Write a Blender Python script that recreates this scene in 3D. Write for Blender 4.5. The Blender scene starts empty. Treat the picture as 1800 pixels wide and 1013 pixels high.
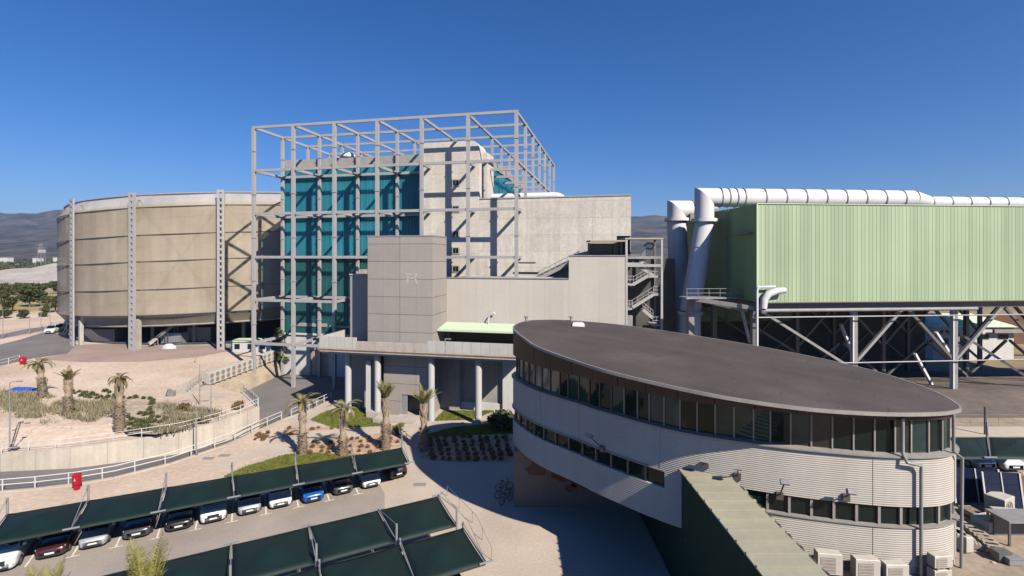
import bpy, math, random
from mathutils import Vector, Matrix, noise
random.seed(7)
R = math.radians
scene = bpy.context.scene
col = scene.collection

# ------------------------------------------------------------------ camera, world, sun, exposure
H = 21.0          # camera height above the plaza
F = 870.0         # focal length in pixels of the 1800 px wide photograph
HV = 450.0        # row of the horizon in the photograph
cd = bpy.data.cameras.new('camera')
cd.sensor_width = 36.0
cd.lens = 36.0 * F / 1800.0
cd.shift_y = -(506.5 - HV) / 1800.0
cd.clip_start = 0.5
cd.clip_end = 30000
cam = bpy.data.objects.new('camera', cd)
cam.location = (0, 0, H)
cam.rotation_euler = (R(90), 0, 0)
col.objects.link(cam)
scene.camera = cam

SUN_EL = R(39.0)
SX, SY = -0.643, 0.766            # ground direction in which the light travels
world = bpy.data.worlds.new('World')
scene.world = world
world.use_nodes = True
wn = world.node_tree
sky = wn.nodes.new('ShaderNodeTexSky')
sky.sky_type = 'NISHITA'
sky.sun_disc = False
sky.sun_elevation = SUN_EL
sky.sun_rotation = math.atan2(-SX, -SY)
sky.altitude = 100
sky.air_density = 1.0
sky.dust_density = 0.3
sky.ozone_density = 6.0
hsv = wn.nodes.new('ShaderNodeHueSaturation')
hsv.inputs['Saturation'].default_value = 1.23
hsv.inputs['Value'].default_value = 1.0
wn.links.new(sky.outputs[0], hsv.inputs['Color'])
bg = wn.nodes['Background']
bg.inputs['Strength'].default_value = 0.066
tint = wn.nodes.new('ShaderNodeMix'); tint.data_type = 'RGBA'; tint.blend_type = 'MULTIPLY'
tint.inputs[0].default_value = 1.0
tint.inputs[7].default_value = (0.98, 0.97, 1.20, 1)
wn.links.new(hsv.outputs[0], tint.inputs[6])
wn.links.new(tint.outputs[2], bg.inputs['Color'])
sd = bpy.data.lights.new('sun', 'SUN')
sd.energy = 5.0
sd.angle = R(0.5)
sd.color = (1.0, 0.93, 0.83)
sun = bpy.data.objects.new('sun', sd)
sun.rotation_euler = Vector((SX * math.cos(SUN_EL), SY * math.cos(SUN_EL), -math.sin(SUN_EL))).to_track_quat('-Z', 'Y').to_euler()
sun.location = (60, -60, 90)
col.objects.link(sun)
scene.view_settings.view_transform = 'Standard'
scene.view_settings.look = 'None'
scene.view_settings.exposure = 0.48
scene.view_settings.gamma = 1.0
scene.cycles.max_bounces = 6
scene.cycles.diffuse_bounces = 1
scene.cycles.sample_clamp_indirect = 0.05
scene.cycles.transparent_max_bounces = 12

# ------------------------------------------------------------------ helpers: geometry
def V(*a): return Vector(a)
def px(u, v, z=0.0):
    """point of the horizontal plane at height z seen at pixel (u, v)"""
    D = F * (H - z) / (v - HV)
    return V((u - 900) / F * D, D, z)
def at(u, D, z): return V((u - 900) / F * D, D, z)
def zat(v, D): return H - (v - HV) * D / F

class MB:
    def __init__(s): s.v = []; s.f = []
    def add(s, vs, fs):
        n = len(s.v); s.v += [tuple(p) for p in vs]; s.f += [tuple(i + n for i in f) for f in fs]; return s
    def quad(s, *p): return s.add(p, [tuple(range(len(p)))])
    def hexa(s, b, t):
        return s.add(list(b) + list(t), [(3, 2, 1, 0), (4, 5, 6, 7), (0, 1, 5, 4), (1, 2, 6, 5), (2, 3, 7, 6), (3, 0, 4, 7)])
    def box(s, x0, x1, y0, y1, z0, z1):
        return s.hexa([(x0, y0, z0), (x1, y0, z0), (x1, y1, z0), (x0, y1, z0)], [(x0, y0, z1), (x1, y0, z1), (x1, y1, z1), (x0, y1, z1)])
    def fbox(s, fr, s0, s1, d0, d1, z0, z1):
        a = [fr(s0, d0, z0), fr(s1, d0, z0), fr(s1, d1, z0), fr(s0, d1, z0)]
        b = [fr(s0, d0, z1), fr(s1, d0, z1), fr(s1, d1, z1), fr(s0, d1, z1)]
        return s.hexa(a, b)
    def prism(s, poly, z0, z1):
        n = len(poly)
        vs = [(p[0], p[1], z0) for p in poly] + [(p[0], p[1], z1) for p in poly]
        fs = [tuple(range(n - 1, -1, -1)), tuple(range(n, 2 * n))] + [(i, (i + 1) % n, n + (i + 1) % n, n + i) for i in range(n)]
        return s.add(vs, fs)
    def bar(s, p, q, w, h=None, up=(0, 0, 1)):
        h = h or w
        p = Vector(p); q = Vector(q); d = (q - p)
        if d.length < 1e-6: return s
        d.normalize(); u = Vector(up)
        if abs(d.dot(u)) > 0.98: u = V(0.208, 0.978, 0)
        a = d.cross(u).normalized(); b = a.cross(d).normalized()
        a *= w / 2; b *= h / 2
        return s.hexa([p - a - b, p + a - b, p + a + b, p - a + b], [q - a - b, q + a - b, q + a + b, q - a + b])
    def tube(s, pts, r, n=10, cap=True):
        pts = [Vector(p) for p in pts]; m = len(pts)
        rr = r if isinstance(r, (list, tuple)) else [r] * m
        base = len(s.v); prev = None
        for i, p in enumerate(pts):
            t = (pts[min(i + 1, m - 1)] - pts[max(i - 1, 0)]).normalized()
            if prev is None:
                u = V(0, 0, 1) if abs(t.z) < 0.9 else V(0, 1, 0)
                a = t.cross(u).normalized()
            else:
                a = (prev - t * prev.dot(t)).normalized()
            prev = a; b = t.cross(a)
            for k in range(n):
                g = 2 * math.pi * k / n
                s.v.append(tuple(p + (a * math.cos(g) + b * math.sin(g)) * rr[i]))
        for i in range(m - 1):
            for k in range(n):
                k2 = (k + 1) % n
                s.f.append((base + i * n + k, base + i * n + k2, base + (i + 1) * n + k2, base + (i + 1) * n + k))
        if cap:
            s.f.append(tuple(base + k for k in range(n - 1, -1, -1)))
            s.f.append(tuple(base + (m - 1) * n + k for k in range(n)))
        return s
    def loft(s, rings, closed=True, cap=True):
        n = len(rings[0]); base = len(s.v)
        for r_ in rings: s.v += [tuple(p) for p in r_]
        for i in range(len(rings) - 1):
            for k in range(n if closed else n - 1):
                k2 = (k + 1) % n
                s.f.append((base + i * n + k, base + i * n + k2, base + (i + 1) * n + k2, base + (i + 1) * n + k))
        if cap and closed:
            s.f.append(tuple(base + k for k in range(n - 1, -1, -1)))
            s.f.append(tuple(base + (len(rings) - 1) * n + k for k in range(n)))
        return s
    def grid(s, fn, nu, nv):
        base = len(s.v)
        for j in range(nv + 1):
            for i in range(nu + 1): s.v.append(tuple(fn(i / nu, j / nv)))
        for j in range(nv):
            for i in range(nu):
                a = base + j * (nu + 1) + i
                s.f.append((a, a + 1, a + nu + 2, a + nu + 1))
        return s
    def mesh(s, name, m, off=(0, 0, 0), smooth=None):
        me = bpy.data.meshes.new(name)
        o = Vector(off)
        me.from_pydata([(p[0] - o[0], p[1] - o[1], p[2] - o[2]) for p in s.v], [], s.f)
        if isinstance(m, (list, tuple)):
            for k in m: me.materials.append(k)
        elif m: me.materials.append(m)
        if smooth:
            for p in me.polygons: p.use_smooth = True
            me.set_sharp_from_angle(angle=R(smooth))
        me.update()
        return me
    def build(s, name, m, parent=None, smooth=None, local=False, label=None):
        off = (0, 0, 0)
        if parent is not None and not local: off = WL.get(parent.name, (0, 0, 0))
        o = bpy.data.objects.new(name, s.mesh(name, m, off, smooth))
        col.objects.link(o)
        if parent is not None: o.parent = parent; WL[o.name] = WL.get(parent.name, (0, 0, 0)) if not local else (0, 0, 0)
        if label: o['label'] = label
        return o

WL = {}
def thing(name, label, cat, loc=(0, 0, 0), group=None, rz=0.0):
    o = bpy.data.objects.new(name, None)
    o.empty_display_size = 0.3
    o.location = loc; o.rotation_euler = (0, 0, rz)
    col.objects.link(o)
    WL[o.name] = tuple(loc)
    o['label'] = label; o['category'] = cat
    if group: o['group'] = group
    return o
def tag(o, label, cat, group=None, kind=None):
    o['label'] = label; o['category'] = cat
    if group: o['group'] = group
    if kind: o['kind'] = kind
    return o
def struct(o):
    o['kind'] = 'structure'; return o
def solo(mb, name, m, loc, label, cat, group=None, smooth=None):
    """a thing that is one mesh, its vertices given in world coordinates"""
    o = bpy.data.objects.new(name, mb.mesh(name, m, loc, smooth)); o.location = loc
    col.objects.link(o)
    return tag(o, label, cat, group)
def kids(o): return [c for c in col.objects if c.parent == o]
def dup(root, loc, rz=0.0, label=None, scale=None):
    r = root.copy(); col.objects.link(r); r.location = loc; r.rotation_euler = (0, 0, rz)
    if scale: r.scale = (scale, scale, scale)
    if label: r['label'] = label
    for ch in root.children:
        c = ch.copy(); col.objects.link(c); c.parent = r
        for g in ch.children:
            d = g.copy(); col.objects.link(d); d.parent = c
    return r
def patch(name, pts, z, m, kind='structure', label=None, cat=None):
    """flat sheet on the ground from pixel or world points"""
    P = [px(p[0], p[1], z) if len(p) == 2 else V(p[0], p[1], z) for p in pts]
    me = bpy.data.meshes.new(name)
    me.from_pydata([tuple(p) for p in P], [], [tuple(range(len(P)))])
    me.materials.append(m); me.update()
    # face up
    if me.polygons[0].normal.z < 0: me.flip_normals()
    o = bpy.data.objects.new(name, me); col.objects.link(o)
    if kind: o['kind'] = kind
    if label: o['label'] = label; o['category'] = cat
    return o
def catmull(pts, n, closed=True):
    out = []; m = len(pts)
    for i in range(m if closed else m - 1):
        def g(k): return Vector(pts[k % m]) if closed else Vector(pts[max(0, min(m - 1, k))])
        p0, p1, p2, p3 = g(i - 1), g(i), g(i + 1), g(i + 2)
        for j in range(n):
            t = j / n
            out.append(0.5 * ((2 * p1) + (p2 - p0) * t + (2 * p0 - 5 * p1 + 4 * p2 - p3) * t * t + (3 * p1 - p0 - 3 * p2 + p3) * t ** 3))
    if not closed: out.append(Vector(pts[-1]))
    return out

# ------------------------------------------------------------------ helpers: materials
class NT:
    def __init__(s, name):
        s.m = bpy.data.materials.new(name); s.m.use_nodes = True
        s.t = s.m.node_tree; s.b = s.t.nodes['Principled BSDF']; s.out = s.t.nodes['Material Output']
        s.tc = s.t.nodes.new('ShaderNodeTexCoord').outputs['Object']
    def n(s, k, **kw):
        x = s.t.nodes.new(k)
        for a, b in kw.items(): setattr(x, a, b)
        return x
    def l(s, a, b): s.t.links.new(a, b)
    def math(s, op, a, b=None, c=None):
        x = s.n('ShaderNodeMath', operation=op)
        for i, q in enumerate((a, b, c)):
            if q is None: continue
            if isinstance(q, (int, float)): x.inputs[i].default_value = q
            else: s.l(q, x.inputs[i])
        return x.outputs[0]
    def dot(s, axis, vec=None):
        x = s.n('ShaderNodeVectorMath', operation='DOT_PRODUCT')
        s.l(vec or s.tc, x.inputs[0]); x.inputs[1].default_value = axis
        return x.outputs['Value']
    def scale(s, sx, sy, sz, vec=None):
        x = s.n('ShaderNodeVectorMath', operation='MULTIPLY')
        s.l(vec or s.tc, x.inputs[0]); x.inputs[1].default_value = (sx, sy, sz)
        return x.outputs[0]
    def noise(s, sc, detail=4, rough=0.55, vec=None):
        x = s.n('ShaderNodeTexNoise'); x.inputs['Scale'].default_value = sc
        x.inputs['Detail'].default_value = detail; x.inputs['Roughness'].default_value = rough
        s.l(vec or s.tc, x.inputs['Vector']); return x.outputs['Fac']
    def remap(s, v, a, b, c=0.0, d=1.0):
        x = s.n('ShaderNodeMapRange'); s.l(v, x.inputs[0])
        for i, q in enumerate((a, b, c, d)): x.inputs[i + 1].default_value = q
        return x.outputs[0]
    def mix(s, fac, a, b, mode='MIX'):
        x = s.n('ShaderNodeMix', data_type='RGBA', blend_type=mode)
        for i, q in ((0, fac), (6, a), (7, b)):
            if isinstance(q, (int, float)): x.inputs[i].default_value = q
            elif isinstance(q, (tuple, list)): x.inputs[i].default_value = (*q[:3], 1)
            else: s.l(q, x.inputs[i])
        return x.outputs[2]
    def bump(s, h, dist=0.02, strength=0.40):
        x = s.n('ShaderNodeBump'); x.inputs['Distance'].default_value = dist; x.inputs['Strength'].default_value = strength
        s.l(h, x.inputs['Height']); s.l(x.outputs[0], s.b.inputs['Normal'])
    def col(s, c):
        s.l(c, s.b.inputs['Base Color'])
    def set(s, **kw):
        for k, v in kw.items(): s.b.inputs[k.replace('_', ' ')].default_value = v
        return s

def mat(name, c, rough=0.7, metal=0.0, var=0.18, vs=0.35, fine=0.10, fs=6.0, streak=0.0, lines=(), bump=0.0, bs=8.0, c2=None, spec=0.4, tint=None, coat=0.0):
    """general weathered surface: large stains, fine mottling, vertical streaks, joint lines (axis, period, width, darkness, offset)"""
    k = NT(name)
    cc = k.mix(k.remap(k.noise(vs, 5), 0.3, 0.7), tuple(q * (1 - var) for q in c), tuple(min(1, q * (1 + var)) for q in (c2 or c)))
    f = k.remap(k.noise(fs, 3), 0.25, 0.75, 1 - fine, 1 + fine)
    cc = k.mix(1.0, cc, f, 'MULTIPLY')
    if streak:
        g = k.remap(k.noise(1.0, 5, 0.6, k.scale(1.6, 1.6, 0.06)), 0.35, 0.75, 1.0, 1 - streak)
        cc = k.mix(1.0, cc, g, 'MULTIPLY')
    hh = None
    for (ax, per, w, dk, off) in lines:
        t = k.math('FRACT', k.math('DIVIDE', k.math('ADD', k.dot(ax), off + 1000 * per), per))
        ln = k.math('LESS_THAN', t, w / per)
        cc = k.mix(k.math('MULTIPLY', ln, dk), cc, (c[0] * 0.12, c[1] * 0.12, c[2] * 0.12))
        cell = k.n('ShaderNodeTexWhiteNoise', noise_dimensions='1D')
        k.l(k.math('FLOOR', k.math('DIVIDE', k.math('ADD', k.dot(ax), off + 1000 * per), per)), cell.inputs['W'])
        cc = k.mix(1.0, cc, k.remap(cell.outputs['Value'], 0, 1, 0.96, 1.03), 'MULTIPLY')
        inv = k.math('SUBTRACT', 1.0, ln)
        hh = inv if hh is None else k.math('MINIMUM', hh, inv)
    k.col(cc)
    k.set(Roughness=rough, Metallic=metal)
    k.b.inputs['Specular IOR Level'].default_value = spec
    if coat: k.b.inputs['Coat Weight'].default_value = coat; k.b.inputs['Coat Roughness'].default_value = 0.08
    if bump: k.bump(k.noise(bs, 5, 0.6), bump, 0.7)
    elif hh is not None: k.bump(hh, 0.02, 0.6)
    return k.m
E1 = (0.977, -0.213, 0.0); E2 = (0.213, 0.977, 0.0)
M = {}
# ------------------------------------------------------------------ materials
X1 = (1, 0, 0); Y1 = (0, 1, 0); Z1 = (0, 0, 1)
M['sand'] = mat('sandy_soil', (0.53, 0.40, 0.29), 0.95, var=0.10, vs=0.09, c2=(0.60, 0.475, 0.37), fine=0.18, fs=2.2, bump=0.06, bs=1.6)
M['plain'] = mat('dry_plain', (0.34, 0.245, 0.14), 0.95, var=0.35, vs=0.012, fine=0.2, fs=0.2, c2=(0.30, 0.25, 0.13))
M['yard'] = mat('yard_dirt', (0.36, 0.28, 0.20), 0.95, var=0.25, vs=0.16, fine=0.2, fs=1.8, bump=0.05, bs=2.0)
M['yardroad'] = mat('dusty_brown_asphalt', (0.17, 0.135, 0.112), 0.95, var=0.28, vs=0.14, fine=0.2, fs=1.5, bump=0.02, bs=6)
M['plaza'] = mat('plaza_paving', (0.49, 0.405, 0.325), 0.9, var=0.10, vs=0.22, fine=0.12, fs=5.0, bump=0.01, bs=9)
M['asphalt'] = mat('road_asphalt', (0.185, 0.165, 0.155), 0.92, var=0.16, vs=0.16, fine=0.10, fs=4.0, bump=0.01, bs=20)
M['lot'] = mat('lot_asphalt', (0.335, 0.285, 0.245), 0.93, var=0.13, vs=0.22, fine=0.08, fs=5.0, bump=0.01, bs=20)
M['brickroad'] = mat('red_block_paving', (0.34, 0.25, 0.21), 0.9, var=0.13, vs=0.15, fine=0.12, fs=3.0)
M['path'] = mat('pale_path', (0.50, 0.42, 0.33), 0.92, var=0.10, vs=0.3, fine=0.10, fs=4.0)
M['mulch'] = mat('red_mulch', (0.47, 0.31, 0.205), 0.97, var=0.3, vs=0.7, fine=0.3, fs=3.0, bump=0.06, bs=3.0)
M['lawn'] = mat('lawn_soil', (0.13, 0.14, 0.035), 0.97, var=0.25, vs=0.5, fine=0.3, fs=4.0, bump=0.04, bs=8.0)
M['paint'] = mat('road_paint', (0.70, 0.66, 0.58), 0.8, var=0.10, vs=1.5, fine=0.25, fs=5.0)
M['ochre'] = mat('dry_ochre_grass', (0.42, 0.29, 0.14), 0.95, var=0.3, vs=0.03, fine=0.25, fs=0.4, c2=(0.32, 0.25, 0.11))
M['quarry'] = mat('quarry_gravel', (0.42, 0.37, 0.32), 0.95, var=0.22, vs=0.02, fine=0.2, fs=0.25)
M['wallconc'] = mat('retaining_concrete', (0.56, 0.485, 0.39), 0.9, var=0.12, vs=0.35, fine=0.08, fs=4.0, streak=0.22, lines=[((0.9, 0.35, 0), 2.9, 0.05, 0.35, 0)])
M['bank'] = mat('bank_soil', (0.42, 0.34, 0.25), 0.95, var=0.2, vs=0.4, fine=0.2, fs=3.0, bump=0.1, bs=1.5)
M['hill'] = mat('hill_scrub', (0.016, 0.020, 0.014), 0.95, var=0.5, vs=0.005, fine=0.6, fs=0.022, c2=(0.085, 0.066, 0.050))
M['rock'] = mat('hill_rock', (0.20, 0.165, 0.14), 0.95, var=0.35, vs=0.005, fine=0.35, fs=0.022, c2=(0.27, 0.23, 0.20))
M['conc'] = mat('board_marked_concrete', (0.67, 0.605, 0.515), 0.9, var=0.10, vs=0.28, fine=0.13, fs=2.2, streak=0.20, lines=[(Z1, 2.45, 0.045, 0.40, 0.35), (E1, 4.9, 0.035, 0.30, 0.4)])
M['concshaft'] = mat('shaft_concrete', (0.67, 0.605, 0.515), 0.9, var=0.10, vs=0.3, fine=0.13, fs=3.0, streak=0.16, lines=[(Z1, 3.1, 0.04, 0.30, 0.35)])
M['plainconc'] = mat('plain_concrete', (0.46, 0.42, 0.36), 0.9, var=0.14, vs=0.6, fine=0.08, fs=4.0, streak=0.18)
M['greyconc'] = mat('grey_parapet', (0.36, 0.34, 0.315), 0.9, var=0.14, vs=0.4, fine=0.1, fs=3.0, streak=0.12)
M['cream'] = mat('cream_cladding', (0.605, 0.54, 0.455), 0.75, var=0.04, vs=0.3, fine=0.04, fs=3.0, streak=0.06, lines=[(E1, 2.35, 0.03, 0.25, 0.4)])
M['panel'] = mat('grey_cladding', (0.365, 0.325, 0.285), 0.65, var=0.05, vs=0.35, fine=0.05, fs=3.0, streak=0.06,
                 lines=[(E1, 2.29, 0.035, 0.30, 0.0), (E1, 4.58, 0.07, 0.55, 0.0), (Z1, 2.30, 0.09, 0.60, 0.5), (E2, 2.65, 0.03, 0.18, 0.0)])
M['panelshade'] = mat('shaded_cladding', (0.34, 0.315, 0.30), 0.65, var=0.05, vs=0.35, fine=0.05, fs=3.0, lines=[(E1, 0.6, 0.03, 0.2, 0)])  # coloured like the tower, with bluish shade put into the tone
M['slabconc'] = mat('slab_concrete', (0.50, 0.44, 0.375), 0.85, var=0.10, vs=0.5, fine=0.08, fs=4.0, streak=0.2)
M['parapet'] = mat('parapet_panel', (0.55, 0.52, 0.47), 0.5, var=0.05, vs=0.5, fine=0.04, fs=4.0, streak=0.15, lines=[(E1, 1.15, 0.05, 0.4, 0)])
M['emblem'] = mat('worn_pale_paint', (0.46, 0.43, 0.385), 0.7, var=0.12, vs=2.0, fine=0.2, fs=6)
M['column'] = mat('column_paint', (0.50, 0.49, 0.465), 0.6, var=0.05, vs=0.8, fine=0.05, fs=5.0, streak=0.1)
M['steel'] = mat('frame_steel', (0.405, 0.385, 0.375), 0.5, var=0.08, vs=0.5, fine=0.06, fs=4.0, streak=0.1)
M['whitesteel'] = mat('white_steel', (0.70, 0.68, 0.66), 0.5, var=0.06, vs=0.7, fine=0.05, fs=5.0)
M['darksteel'] = mat('dark_steel', (0.13, 0.125, 0.12), 0.55, var=0.12, vs=0.7, fine=0.1, fs=5.0)
M['greysteel'] = mat('grey_steel', (0.29, 0.275, 0.265), 0.5, var=0.15, vs=0.6, fine=0.1, fs=5.0, streak=0.15)
M['galv'] = mat('galvanised_steel', (0.45, 0.45, 0.45), 0.4, metal=0.5, var=0.12, vs=0.9, fine=0.1, fs=6.0)
M['rust'] = mat('rusty_steel', (0.20, 0.11, 0.07), 0.8, var=0.25, vs=0.6, fine=0.2, fs=5.0)
M['duct'] = mat('duct_white', (0.72, 0.70, 0.68), 0.45, var=0.05, vs=0.4, fine=0.04, fs=3.0, streak=0.10)
M['pipewhite'] = mat('pipe_white', (0.72, 0.72, 0.71), 0.35, var=0.05, vs=0.5, fine=0.03, fs=4.0)
M['black'] = mat('black_void', (0.012, 0.012, 0.013), 0.8, var=0.1)
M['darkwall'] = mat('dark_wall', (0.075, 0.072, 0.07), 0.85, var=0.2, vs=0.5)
M['greenwall'] = mat('dark_green_sheet', (0.012, 0.036, 0.029), 0.7, spec=0.1, var=0.10, vs=0.4, fine=0.05, lines=[(Y1, 0.3, 0.03, 0.3, 0)])
M['palegreenroof'] = mat('pale_green_sheet', (0.375, 0.345, 0.25), 0.5, var=0.09, vs=0.5, fine=0.06, fs=3.0)
M['mint'] = mat('mint_sheet', (0.62, 0.74, 0.50), 0.5, var=0.04, vs=0.5, fine=0.03, fs=3.0)
M['darkglass'] = mat('dark_glass', (0.008, 0.014, 0.012), 0.04, var=0.05, spec=0.28)
M['greenglass'] = mat('greenish_glass', (0.035, 0.058, 0.052), 0.05, var=0.25, vs=.6, spec=0.7)  # paler and greener glass, with reflections put into its colour
M['tealglass'] = mat('dark_teal_glass', (0.016, 0.034, 0.032), 0.04, var=0.4, vs=.8, spec=0.4)
M['brownglass'] = mat('dark_brown_glass', (0.026, 0.024, 0.018), 0.05, var=0.4, vs=.8, spec=0.4)
M['blindglass'] = mat('pale_blind_behind_glass', (0.085, 0.10, 0.085), 0.08, var=0.25, vs=.8, spec=0.6)
GL = random.Random(4)
M['frame'] = mat('window_frame', (0.10, 0.085, 0.075), 0.5, var=0.05)
M['frame_pale'] = mat('pale_window_frame', (0.32, 0.29, 0.25), 0.5, var=0.08)
M['brown'] = mat('brown_cladding', (0.055, 0.029, 0.021), 0.6, var=0.18, vs=0.5, fine=0.1, fs=3.0)
M['fascia'] = mat('fascia_metal', (0.30, 0.275, 0.25), 0.45, var=0.12, vs=1.2, fine=0.1, fs=5.0)
M['red'] = mat('red_paint', (0.42, 0.010, 0.022), 0.45, var=0.06)
M['acwhite'] = mat('unit_casing', (0.58, 0.53, 0.45), 0.5, var=0.06, vs=1.0, fine=0.05, fs=6.0, streak=0.15)
M['grille'] = mat('fan_grille', (0.30, 0.255, 0.215), 0.6, var=0.1, vs=2.0, fine=0.2, fs=12.0)
M['solar'] = mat('dark_blue_panel', (0.012, 0.018, 0.045), 0.18, var=0.15, vs=1.2, lines=[(Z1, 0.9, 0.03, 0.5, 0)])
M['timber'] = mat('grey_timber', (0.40, 0.33, 0.25), 0.9, var=0.2, vs=1.2, fine=0.2, fs=6.0)
M['bluetarp'] = mat('blue_tarpaulin', (0.035, 0.10, 0.42), 0.5, var=0.2, vs=1.2)
M['tyre'] = mat('tyre_rubber', (0.018, 0.018, 0.018), 0.85, var=0.1)
M['rim'] = mat('wheel_rim', (0.42, 0.42, 0.43), 0.35, metal=0.7, var=0.05)
M['carglass'] = mat('car_glass', (0.010, 0.012, 0.014), 0.04, var=0.02, spec=0.9)
M['lamp'] = mat('lamp_lens', (0.62, 0.62, 0.60), 0.12, var=0.03, spec=0.8)
M['tail'] = mat('tail_lens', (0.30, 0.01, 0.01), 0.15, var=0.03)
M['trim'] = mat('black_trim', (0.022, 0.022, 0.023), 0.6, var=0.05)
M['plate'] = mat('number_plate', (0.72, 0.72, 0.70), 0.5, var=0.02)
M['trunk'] = mat('tree_trunk', (0.16, 0.115, 0.075), 0.95, var=0.25, vs=2.0, fine=0.25, fs=8.0)
M['palmtrunk'] = mat('palm_trunk', (0.22, 0.165, 0.115), 0.95, var=0.25, vs=2.0, fine=0.3, fs=7.0, lines=[(Z1, 0.16, 0.05, 0.35, 0)])
M['palmneck'] = mat('palm_neck', (0.36, 0.275, 0.19), 0.9, var=0.15, vs=2.0, fine=0.2, fs=7.0)
M['whitewall'] = mat('white_render', (0.62, 0.60, 0.56), 0.85, var=0.06, vs=0.4, streak=0.1)
M['brownwall'] = mat('brown_screen_wall', (0.15, 0.075, 0.045), 0.9, var=0.2, vs=0.3)
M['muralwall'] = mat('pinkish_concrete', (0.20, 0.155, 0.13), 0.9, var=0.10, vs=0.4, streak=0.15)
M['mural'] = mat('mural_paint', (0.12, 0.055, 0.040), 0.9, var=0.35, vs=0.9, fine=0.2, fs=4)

def leafmat(name, a, b, sub=0.15):
    k = NT(name)
    g = k.n('ShaderNodeObjectInfo')
    cc = k.mix(k.remap(k.noise(1.3, 3), 0.3, 0.7), a, b)
    h = k.n('ShaderNodeHueSaturation')
    k.l(cc, h.inputs['Color']); k.l(k.remap(g.outputs['Random'], 0, 1, 0.8, 1.2), h.inputs['Value'])
    k.col(h.outputs[0]); k.set(Roughness=0.7)
    k.b.inputs['Specular IOR Level'].default_value = 0.2
    t = k.n('ShaderNodeBsdfTranslucent'); k.l(h.outputs[0], t.inputs['Color'])
    ms = k.n('ShaderNodeMixShader'); ms.inputs[0].default_value = sub
    k.l(k.b.outputs[0], ms.inputs[1]); k.l(t.outputs[0], ms.inputs[2]); k.l(ms.outputs[0], k.out.inputs['Surface'])
    return k.m
M['leaf'] = leafmat('tree_leaves', (0.055, 0.070, 0.025), (0.13, 0.135, 0.055))
M['shrubleaf'] = leafmat('shrub_leaves', (0.065, 0.075, 0.028), (0.125, 0.13, 0.055))
M['redshrub'] = leafmat('russet_shrub_leaves', (0.24, 0.13, 0.06), (0.15, 0.12, 0.05))
M['scrub'] = leafmat('dry_scrub', (0.38, 0.31, 0.20), (0.25, 0.235, 0.14))
M['frond'] = leafmat('palm_frond', (0.20, 0.19, 0.07), (0.34, 0.28, 0.13), 0.25)
M['frondbright'] = leafmat('young_palm_frond', (0.30, 0.29, 0.07), (0.42, 0.38, 0.12), 0.3)
M['grass'] = leafmat('grass_blades', (0.15, 0.17, 0.035), (0.24, 0.24, 0.06), 0.3)

# canopy fabric
M['fabric'] = mat('shade_fabric', (0.0060, 0.0185, 0.0165), 0.6, var=0.18, vs=0.5, fine=0.06, fs=5.0, spec=0.3)

# teal channel glass
def teal():
    k = NT('teal_channel_glass')
    t = k.math('DIVIDE', k.math('ADD', k.dot(E1), k.math('ADD', k.dot(E2), 900.0)), 0.52)
    wn_ = k.n('ShaderNodeTexWhiteNoise', noise_dimensions='1D'); k.l(k.math('FLOOR', t), wn_.inputs['W'])
    seam = k.math('LESS_THAN', k.math('FRACT', t), 0.10)
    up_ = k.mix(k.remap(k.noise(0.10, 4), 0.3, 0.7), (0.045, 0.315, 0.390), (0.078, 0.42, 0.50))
    lo_ = k.mix(k.remap(k.noise(0.12, 4), 0.3, 0.7), (0.036, 0.150, 0.148), (0.060, 0.215, 0.205))  # lower storeys darker and greener: reflections painted into the glass colour
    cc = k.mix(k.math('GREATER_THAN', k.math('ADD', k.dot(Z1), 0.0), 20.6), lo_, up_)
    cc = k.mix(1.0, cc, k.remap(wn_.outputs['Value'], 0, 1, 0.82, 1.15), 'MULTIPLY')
    fl = k.math('FRACT', k.math('DIVIDE', k.math('ADD', k.dot(Z1), 0.4), 7.03))
    cc = k.mix(k.math('MULTIPLY', k.math('LESS_THAN', fl, 0.05), 0.5), cc, (0.01, 0.07, 0.09))
    cc = k.mix(k.math('MULTIPLY', seam, 0.45), cc, (0.01, 0.06, 0.08))
    k.col(cc); k.set(Roughness=0.22); k.b.inputs['Specular IOR Level'].default_value = 0.9
    k.bump(k.math('SUBTRACT', 1.0, seam), 0.03, 0.5)
    tr = k.n('ShaderNodeBsdfTransparent'); tr.inputs['Color'].default_value = (0.30, 0.86, 0.94, 1)
    ms = k.n('ShaderNodeMixShader'); ms.inputs[0].default_value = 0.48
    k.l(k.b.outputs[0], ms.inputs[1]); k.l(tr.outputs[0], ms.inputs[2]); k.l(ms.outputs[0], k.out.inputs['Surface'])
    return k.m
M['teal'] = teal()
M['glasscore'] = mat('pale_inner_wall', (0.68, 0.78, 0.78), 0.9, var=0.18, vs=0.25, fine=0.08, lines=[(E1, 3.64, 0.25, 0.35, 0)])

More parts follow.
